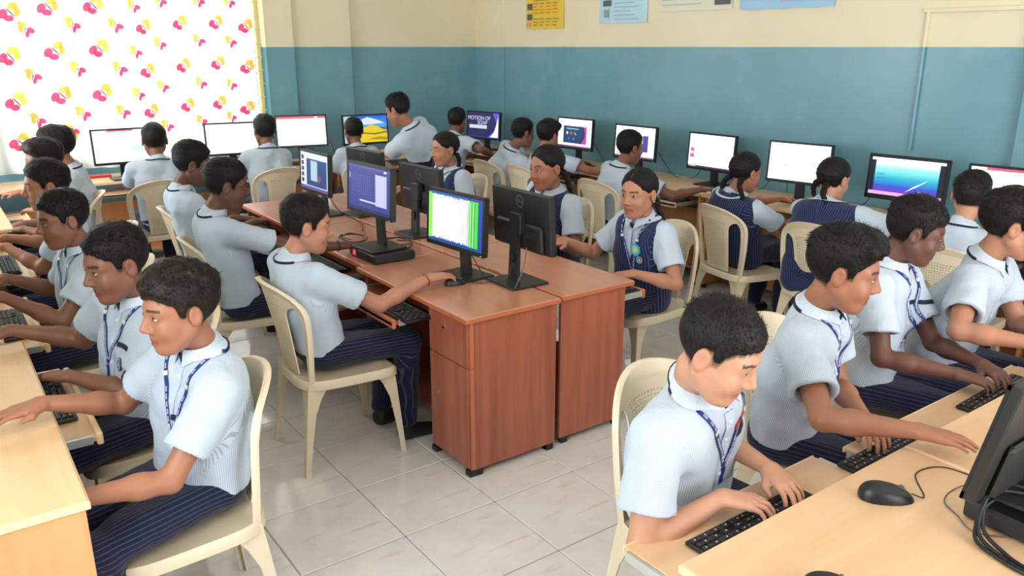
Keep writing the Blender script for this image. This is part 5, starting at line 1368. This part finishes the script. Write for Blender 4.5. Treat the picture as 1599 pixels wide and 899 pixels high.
    if shoes:
        def shoe_f(P):
            d = rc(P, A3(0, 0, .035), A3(.13, 0, .022), .040, .034); d = smin(d, rc(P, A3(-.005, 0, .04), A3(0, 0, .09), .040, .038), .03); return smax(smax(d, -P[:, 2], .006), P[:, 2] - .10, .004)
        V, F_ = shoe_cache.setdefault('s', polygonize(shoe_f, (-.06, -.06, -.02), (.19, .06, .13), .009))
        for s_, sg in (('L', 1), ('R', -1)):
            a_ = an_[s_]; o = link('shoe', shoe_me(), root); o.location = (float(a_[0]), float(a_[1]), 0.0); o.rotation_euler = (0, 0, sg * .12)
    return root
shoe_cache = {}
def shoe_me():
    if 'm' not in shoe_cache: shoe_cache['m'] = npmesh('shoe', *shoe_cache['s'], [M['shoe']])
    return shoe_cache['m']
# ------------------------------------------------------------------ the pupils
SHORT = dict(top=.016, side=.005, tuft=.003); FADE = dict(top=.020, side=.003, tuft=.003); CROP = dict(top=.012, side=.006, tuft=.0015, fringe=.006)
THICK = dict(top=.026, side=.013, tuft=.006, fringe=.008, mat='hairbrown'); QUIFF = dict(top=.026, side=.008, tuft=.005, quiff=.016)
NEAR, MIDR, FAR = .0042, .0055, .008
W, E_, N_, S_ = PI, 0.0, PI / 2, -PI / 2
persons = []
def P_(*a, **k): r_ = person(*a, **k); persons.append(r_); return r_
# left row, facing the left desks
P_('boy nearest on the left, thick dark hair, blue lanyard, round emblem on his striped shirt', (0.53, 2.42), R(198), (0.522, 2.361, 1.1), hsz=1.03, hyaw=-8, hpitch=4, R_h=(.09, 2.62, .79), L_h=(.09, 2.20, .66), skin='tan', hair=THICK, res=NEAR,
   poses=('hang', 'flat'), lanyard=(.30, .03), emblem=(.048, .255, .026), band_=(-.02, .195), poleL=(-.1, .25, -1))
P_('boy second from the front on the left, cropped hair, blue lanyard and black pocket band', (0.5, 3.03), R(196), (0.467, 2.939, 1.12), hsz=1.05, hyaw=-2, hpitch=10, R_h=(.10, 3.46, .79), L_h=(.22, 3.08, .70), skin='brown', hair=SHORT, res=NEAR, lanyard=(.24, -.02), emblem=(.066, .205, .024), band_=True, fat=.006)
P_('boy third from the front on the left, light reflected on his cheek', (0.49, 4.03), R(192), (0.446, 3.975, 1.1), hyaw=0, hpitch=6, R_h=(.14, 4.28, .79), L_h=(.10, 3.93, .79), skin='brown', hair=SHORT, res=MIDR, lanyard=(.22, .0), card=False)
P_('boy fourth from the front on the left, sharp profile, both hands on the desk', (0.58, 4.86), R(180), (0.487, 4.762, 1.14), hsz=1.05, hyaw=0, hpitch=4, R_h=(.24, 5.25, .79), L_h=(.22, 5.0, .79), skin='tan', hair=SHORT, res=MIDR, lanyard=(.24, .0), card=False)
P_('boy fifth from the front on the left, mostly hidden behind the next head', (0.7, 5.86), R(180), (0.603, 5.815, 1.14), hsz=1.04, hyaw=0, hpitch=6, skin='brown', hair=QUIFF, res=FAR)
P_('boy in the far left corner, back half turned to the room, tufted dark hair', (0.86, 6.45), R(165), (0.756, 6.406, 1.16), hsz=1.08, hyaw=0, hpitch=4, skin='tan', hair=QUIFF, res=FAR, R_h=(.48, 6.95, .78))
# centre-left row, facing the mahogany desks
P_('boy with a red wrist thread at the near end of the centre row', (1.33, 3.31), R(-4), (1.298, 3.293, 1.085), hyaw=-12, al=1.12, hpitch=8, R_h=(1.875, 3.115, .785), L_h=(1.62, 3.30, .68), skin='med', hair=FADE, res=NEAR, poses=('flat', 'mouse'),
   thread=('R', 'thread_red'), plain=True, feet=(.32, .36), poleR=(-.05, -.25, -1))
P_('dark-haired boy second from the front of the centre row, hand on a mouse', (1.26, 4.22), R(-4), (1.224, 4.151, 1.15), hsz=1.05, hyaw=-5, al=1.06, hpitch=12, R_h=(1.81, 3.935, .785), L_h=(1.70, 4.50, .70), skin='dark', hair=FADE, res=MIDR, poses=('type', 'mouse'), thread=('R', 'navy'), plain=True, poleR=(-.1, -.7, -.7))
P_('dark-haired boy third from the front at the centre row, mostly behind the second', (1.36, 5.2), R(-4), (1.319, 5.118, 1.14), hsz=1.08, hyaw=-5, hpitch=14, R_h=(1.74, 5.15, .72), L_h=(1.74, 5.4, .70), skin='dark', hair=FADE, res=MIDR, plain=True)
# back wall, seen from behind
P_('boy seen from behind before the curtain, dark collar line, facing the leftmost back screen', (1.45, 6.62), R(92), (1.475, 6.76, 1.125), hsz=1.08, hyaw=-6, hpitch=4, skin='brown', hair=SHORT, res=FAR, plain=True, L_h=(1.36, 7.28, .74), R_h=(1.62, 7.28, .74), wide=1.2)
P_('boy seen from behind, square-cropped hair, beside the back-wall screen with a red bar', (2.35, 6.72), R(92), (2.378, 6.837, 1.145), hsz=1.08, hyaw=0, hpitch=2, skin='brown', hair=SHORT, res=FAR, plain=True, L_h=(2.2, 7.3, .74), R_h=(2.5, 7.3, .74), wide=1.05)
P_('small boy seen from behind in front of the yellow-hill screen', (3.2, 6.75), R(80), (3.204, 6.851, 1.09), hsz=1.06, hyaw=6, hpitch=6, skin='brown', hair=CROP, res=FAR, plain=True, L_h=(3.1, 7.2, .74), R_h=(3.4, 7.15, .74), k=.94)
P_('standing boy bending toward the yellow-hill screen, the tallest figure at the back', (3.42, 5.9), R(110), (3.173, 5.932, 1.335), hyaw=10, hpitch=18, skin='tan', hair=SHORT, res=MIDR, plain=True, L_h=(3.45, 7.10, .80), R_h=(3.7, 7.10, .80), stand=True)
P_('boy leaning right at the far corner, in front of the purple slide screen', (4.15, 6.82), R(20), (4.347, 6.893, 1.12), hyaw=10, hpitch=8, skin='brown', hair=SHORT, res=FAR, plain=True, R_h=(4.60, 6.50, .78), L_h=(4.72, 6.95, .78), wide=1.05, poleR=(-.2, -.9, -.2))
# girls of the centre-right row
P_('girl in a navy waistcoat farthest along the centre-right row, looking left', (3.24, 5.2), R(180), (3.132, 5.152, 1.1), hyaw=-4, hpitch=4, skin='med', girl=True, res=MIDR, plain=True, R_h=(2.86, 5.50, .77), L_h=(2.90, 5.0, .72), braids={1: [(-.07, .05, -.04), (-.075, .07, -.08), (-.07, .08, -.12), (-.07, .08, -.16)], -1: None})
P_('girl with a long braid over her shoulder, middle of the centre-right row', (3.2, 3.94), R(180), (3.064, 3.851, 1.12), hsz=1.10, hyaw=0, hpitch=6, skin='tan', girl=True, res=NEAR + .0006, plain=True, R_h=(2.86, 4.33, .785), L_h=(2.83, 3.70, .76), wide=1.16, braids={1: [(-.08, .04, -.03), (-.10, .055, -.08), (-.125, .07, -.15), (-.135, .075, -.23), (-.13, .07, -.29)]}, fat=.004)
P_('girl in a pinstriped navy waistcoat with a turquoise round badge and lanyard', (3.12, 3.06), R(180), (3.026, 3.018, 1.085), hsz=1.06, hyaw=10, hpitch=4, skin='med', girl=True, res=NEAR, plain=True, R_h=(2.72, 3.36, .785), L_h=(2.76, 2.82, .70), poses=('type', 'mouse'), badge=(.066, .135), emblem=(.092, .185, .021), lanyard=(.30, .05), card=False,
   braids={1: [(-.08, .03, -.02), (-.10, .045, -.07), (-.12, .06, -.14), (-.135, .07, -.21), (-.14, .07, -.28)]}, stud=True, poleL=(-.3, .6, -.8))
# right wall
P_('boy at the right wall beside the corner, left of two dark heads', (4.2, 5.99), R(0), (4.293, 5.728, 1.1), hyaw=-8, hpitch=8, skin='brown', hair=SHORT, res=FAR, plain=True, L_h=(4.9, 6.1, .78), R_h=(4.72, 5.8, .75))
P_('boy at the right wall, right of the two dark heads, sleeve held out beside him', (4.26, 5.48), R(0), (4.428, 5.545, 1.085), hyaw=10, hpitch=10, skin='tan', hair=QUIFF, res=FAR, plain=True, L_h=(4.98, 5.72, .785), R_h=(4.80, 4.95, .785), poleR=(-.1, -.9, -.3))
P_('boy at the right wall with his arm stretched along the desk', (4.28, 4.56), R(0), (4.359, 4.458, 1.09), hyaw=-12, hpitch=8, skin='brown', hair=SHORT, res=MIDR, plain=True, R_h=(4.74, 3.97, .785), L_h=(4.80, 4.7, .75), poleR=(-.1, -.8, -.5))
P_('girl seen from behind with looped braids and centre parting, at the right wall', (4.32, 3.34), R(-4), (4.22, 3.265, 1.06), hyaw=-8, hpitch=10, skin='tan', girl=True, res=MIDR, L_h=(4.95, 3.42, .785), R_h=(4.72, 3.1, .75), plain=True,
   braids={1: [(-.06, .05, -.03), (-.09, .075, -.08), (-.10, .085, -.14), (-.10, .08, -.22), (-.105, .075, -.29)], -1: [(-.06, -.05, -.03), (-.09, -.075, -.08), (-.10, -.085, -.14), (-.10, -.08, -.22)]})
P_('girl seen from behind with one straight braid down her pinstriped back, at the right wall', (4.17, 2.68), R(8), (4.34, 2.72, 1.075), hyaw=-14, hpitch=12, skin='fair', girl=True, res=MIDR, L_h=(4.85, 2.9, .785), R_h=(4.75, 2.25, .785), plain=True, wide=1.12,
   braids={-1: [(-.08, -.03, -.03), (-.10, -.03, -.08), (-.13, -.03, -.15), (-.14, -.03, -.23), (-.145, -.03, -.28)], 1: [(-.05, .06, -.02), (-.06, .075, -.06), (-.055, .08, -.10)]}, poleR=(-.2, -.9, -.3))
P_('boy seen from behind near the right edge, brownish cropped hair', (4.25, 1.95), R(5), (4.324, 1.921, 1.09), hyaw=6, hpitch=6, skin='fair', hair=dict(SHORT, mat='hairbrown'), res=MIDR, plain=True, wide=1.05)
# foreground right
P_('boy typing in the right foreground, head bowed, red badge on his chest', (1.68, 1.44), R(-82), (1.51, 1.2, 1.11), hsz=1.05, hyaw=10, hpitch=24, skin='fair', hair=CROP, res=NEAR, R_h=(1.58, 1.12, .690), L_h=(1.78, 1.125, .690), lanyard=(.28, .012), redpatch=True, card=False, fat=.010, wide=1.08, poleR=(-.5, -1, -.25), poleL=(-.5, .3, -.9), hx=(-28, 22), k=1.0)
P_('boy leaning across the desk with his right arm, glossy swept hair, blue lanyard', (2.33, 1.52), R(-74), (2.265, 1.347, 1.16), hsz=1.06, hyaw=14, hpitch=12, skin='tan', hair=QUIFF, res=NEAR, R_h=(2.10, .90, .79), L_h=(2.22, 1.14, .690), lanyard=(.22, .01), card=True, poses=('type', 'flat'), poleR=(-.5, -.7, -.4), fat=.004)
P_('dark-skinned boy with a round chest emblem and lanyard, both hands typing', (2.98, 1.6), R(-72), (3.023, 1.524, 1.15), hsz=1.04, hyaw=16, hpitch=14, skin='dark', hair=dict(FADE, fringe=.010), res=NEAR + .0005, R_h=(2.86, 1.15, .690), L_h=(3.01, 1.14, .690), lanyard=(.24, .03), emblem=(.070, .215, .026), band_=True)
P_('boy at the right edge of the picture reaching forward with his right arm', (3.44, 1.56), R(-80), (3.448, 1.358, 1.15), hsz=1.08, hyaw=24, hpitch=8, skin='med', hair=dict(THICK, mat='hair'), res=MIDR, R_h=(3.10, 1.02, .785), L_h=(3.4, 1.05, .75), fat=.010, wide=1.1, poleR=(-.5, -.8, -.4), poses=('type', 'flat'))
print('people', time.time() - T0)
# ------------------------------------------------------------------ chairs
chair(0.45, 2.40, R(180), 'beige plastic chair of the boy nearest on the left')
chair(0.5, 3.08, R(182), 'beige plastic chair of the second boy on the left')
chair(0.49, 4.06, R(180), 'beige plastic chair of the third boy on the left')
chair(0.6, 4.92, R(180), 'beige plastic chair of the fourth boy on the left')
chair(0.66, 6.2, R(172), 'beige plastic chair in the left row, just left of the boy before the curtain')
chair(1.39, 3.3, R(-3), 'beige plastic chair under the boy with the red wrist thread')
chair(1.32, 4.3, R(-8), 'beige plastic chair of the second boy of the centre row')
chair(1.44, 5.25, R(-8), 'beige plastic chair of the third boy of the centre row')
chair(1.40, 6.70, R(92), 'beige plastic chair of the boy before the curtain, broad perforated back')
chair(2.38, 6.8, R(92), 'beige plastic chair of the square-cropped boy at the back wall')
chair(3.24, 6.78, R(80), 'beige plastic chair of the small boy before the yellow-hill screen')
chair(4.22, 6.84, R(25), 'beige plastic chair of the boy leaning right in the far corner')
chair(4.28, 5.95, R(0), 'beige plastic chair of the boy left of the two dark heads at the right wall')
chair(4.34, 5.52, R(0), 'beige plastic chair of the boy with his sleeve held out at the right wall')
chair(4.34, 4.56, R(0), 'beige plastic chair of the boy stretching his arm along the right-wall desk')
chair(4.27, 3.26, R(-12), 'beige plastic chair behind the girl with looped braids, whole back in view')
chair(4.30, 2.64, R(5), 'beige plastic chair behind the girl with one straight braid')
chair(4.34, 1.95, R(5), 'beige plastic chair of the boy near the right edge with brownish cropped hair')
chair(3.2, 5.24, R(180), 'beige plastic chair of the farthest girl of the centre-right row')
chair(3.16, 3.98, R(180), 'beige plastic chair of the middle girl of the centre-right row')
chair(3.15, 3.1, R(180), 'beige plastic chair of the girl with the turquoise badge')
chair(1.75, 1.37, R(-88), 'beige plastic chair of the typing boy with the red badge')
chair(2.46, 1.47, R(-80), 'beige plastic chair of the boy leaning across the foreground desk')
chair(3.0, 1.54, R(-76), 'beige plastic chair of the dark-skinned boy with the round emblem')
chair(3.46, 1.5, R(-80), 'beige plastic chair of the boy at the right edge of the picture')
print('done', time.time() - T0)
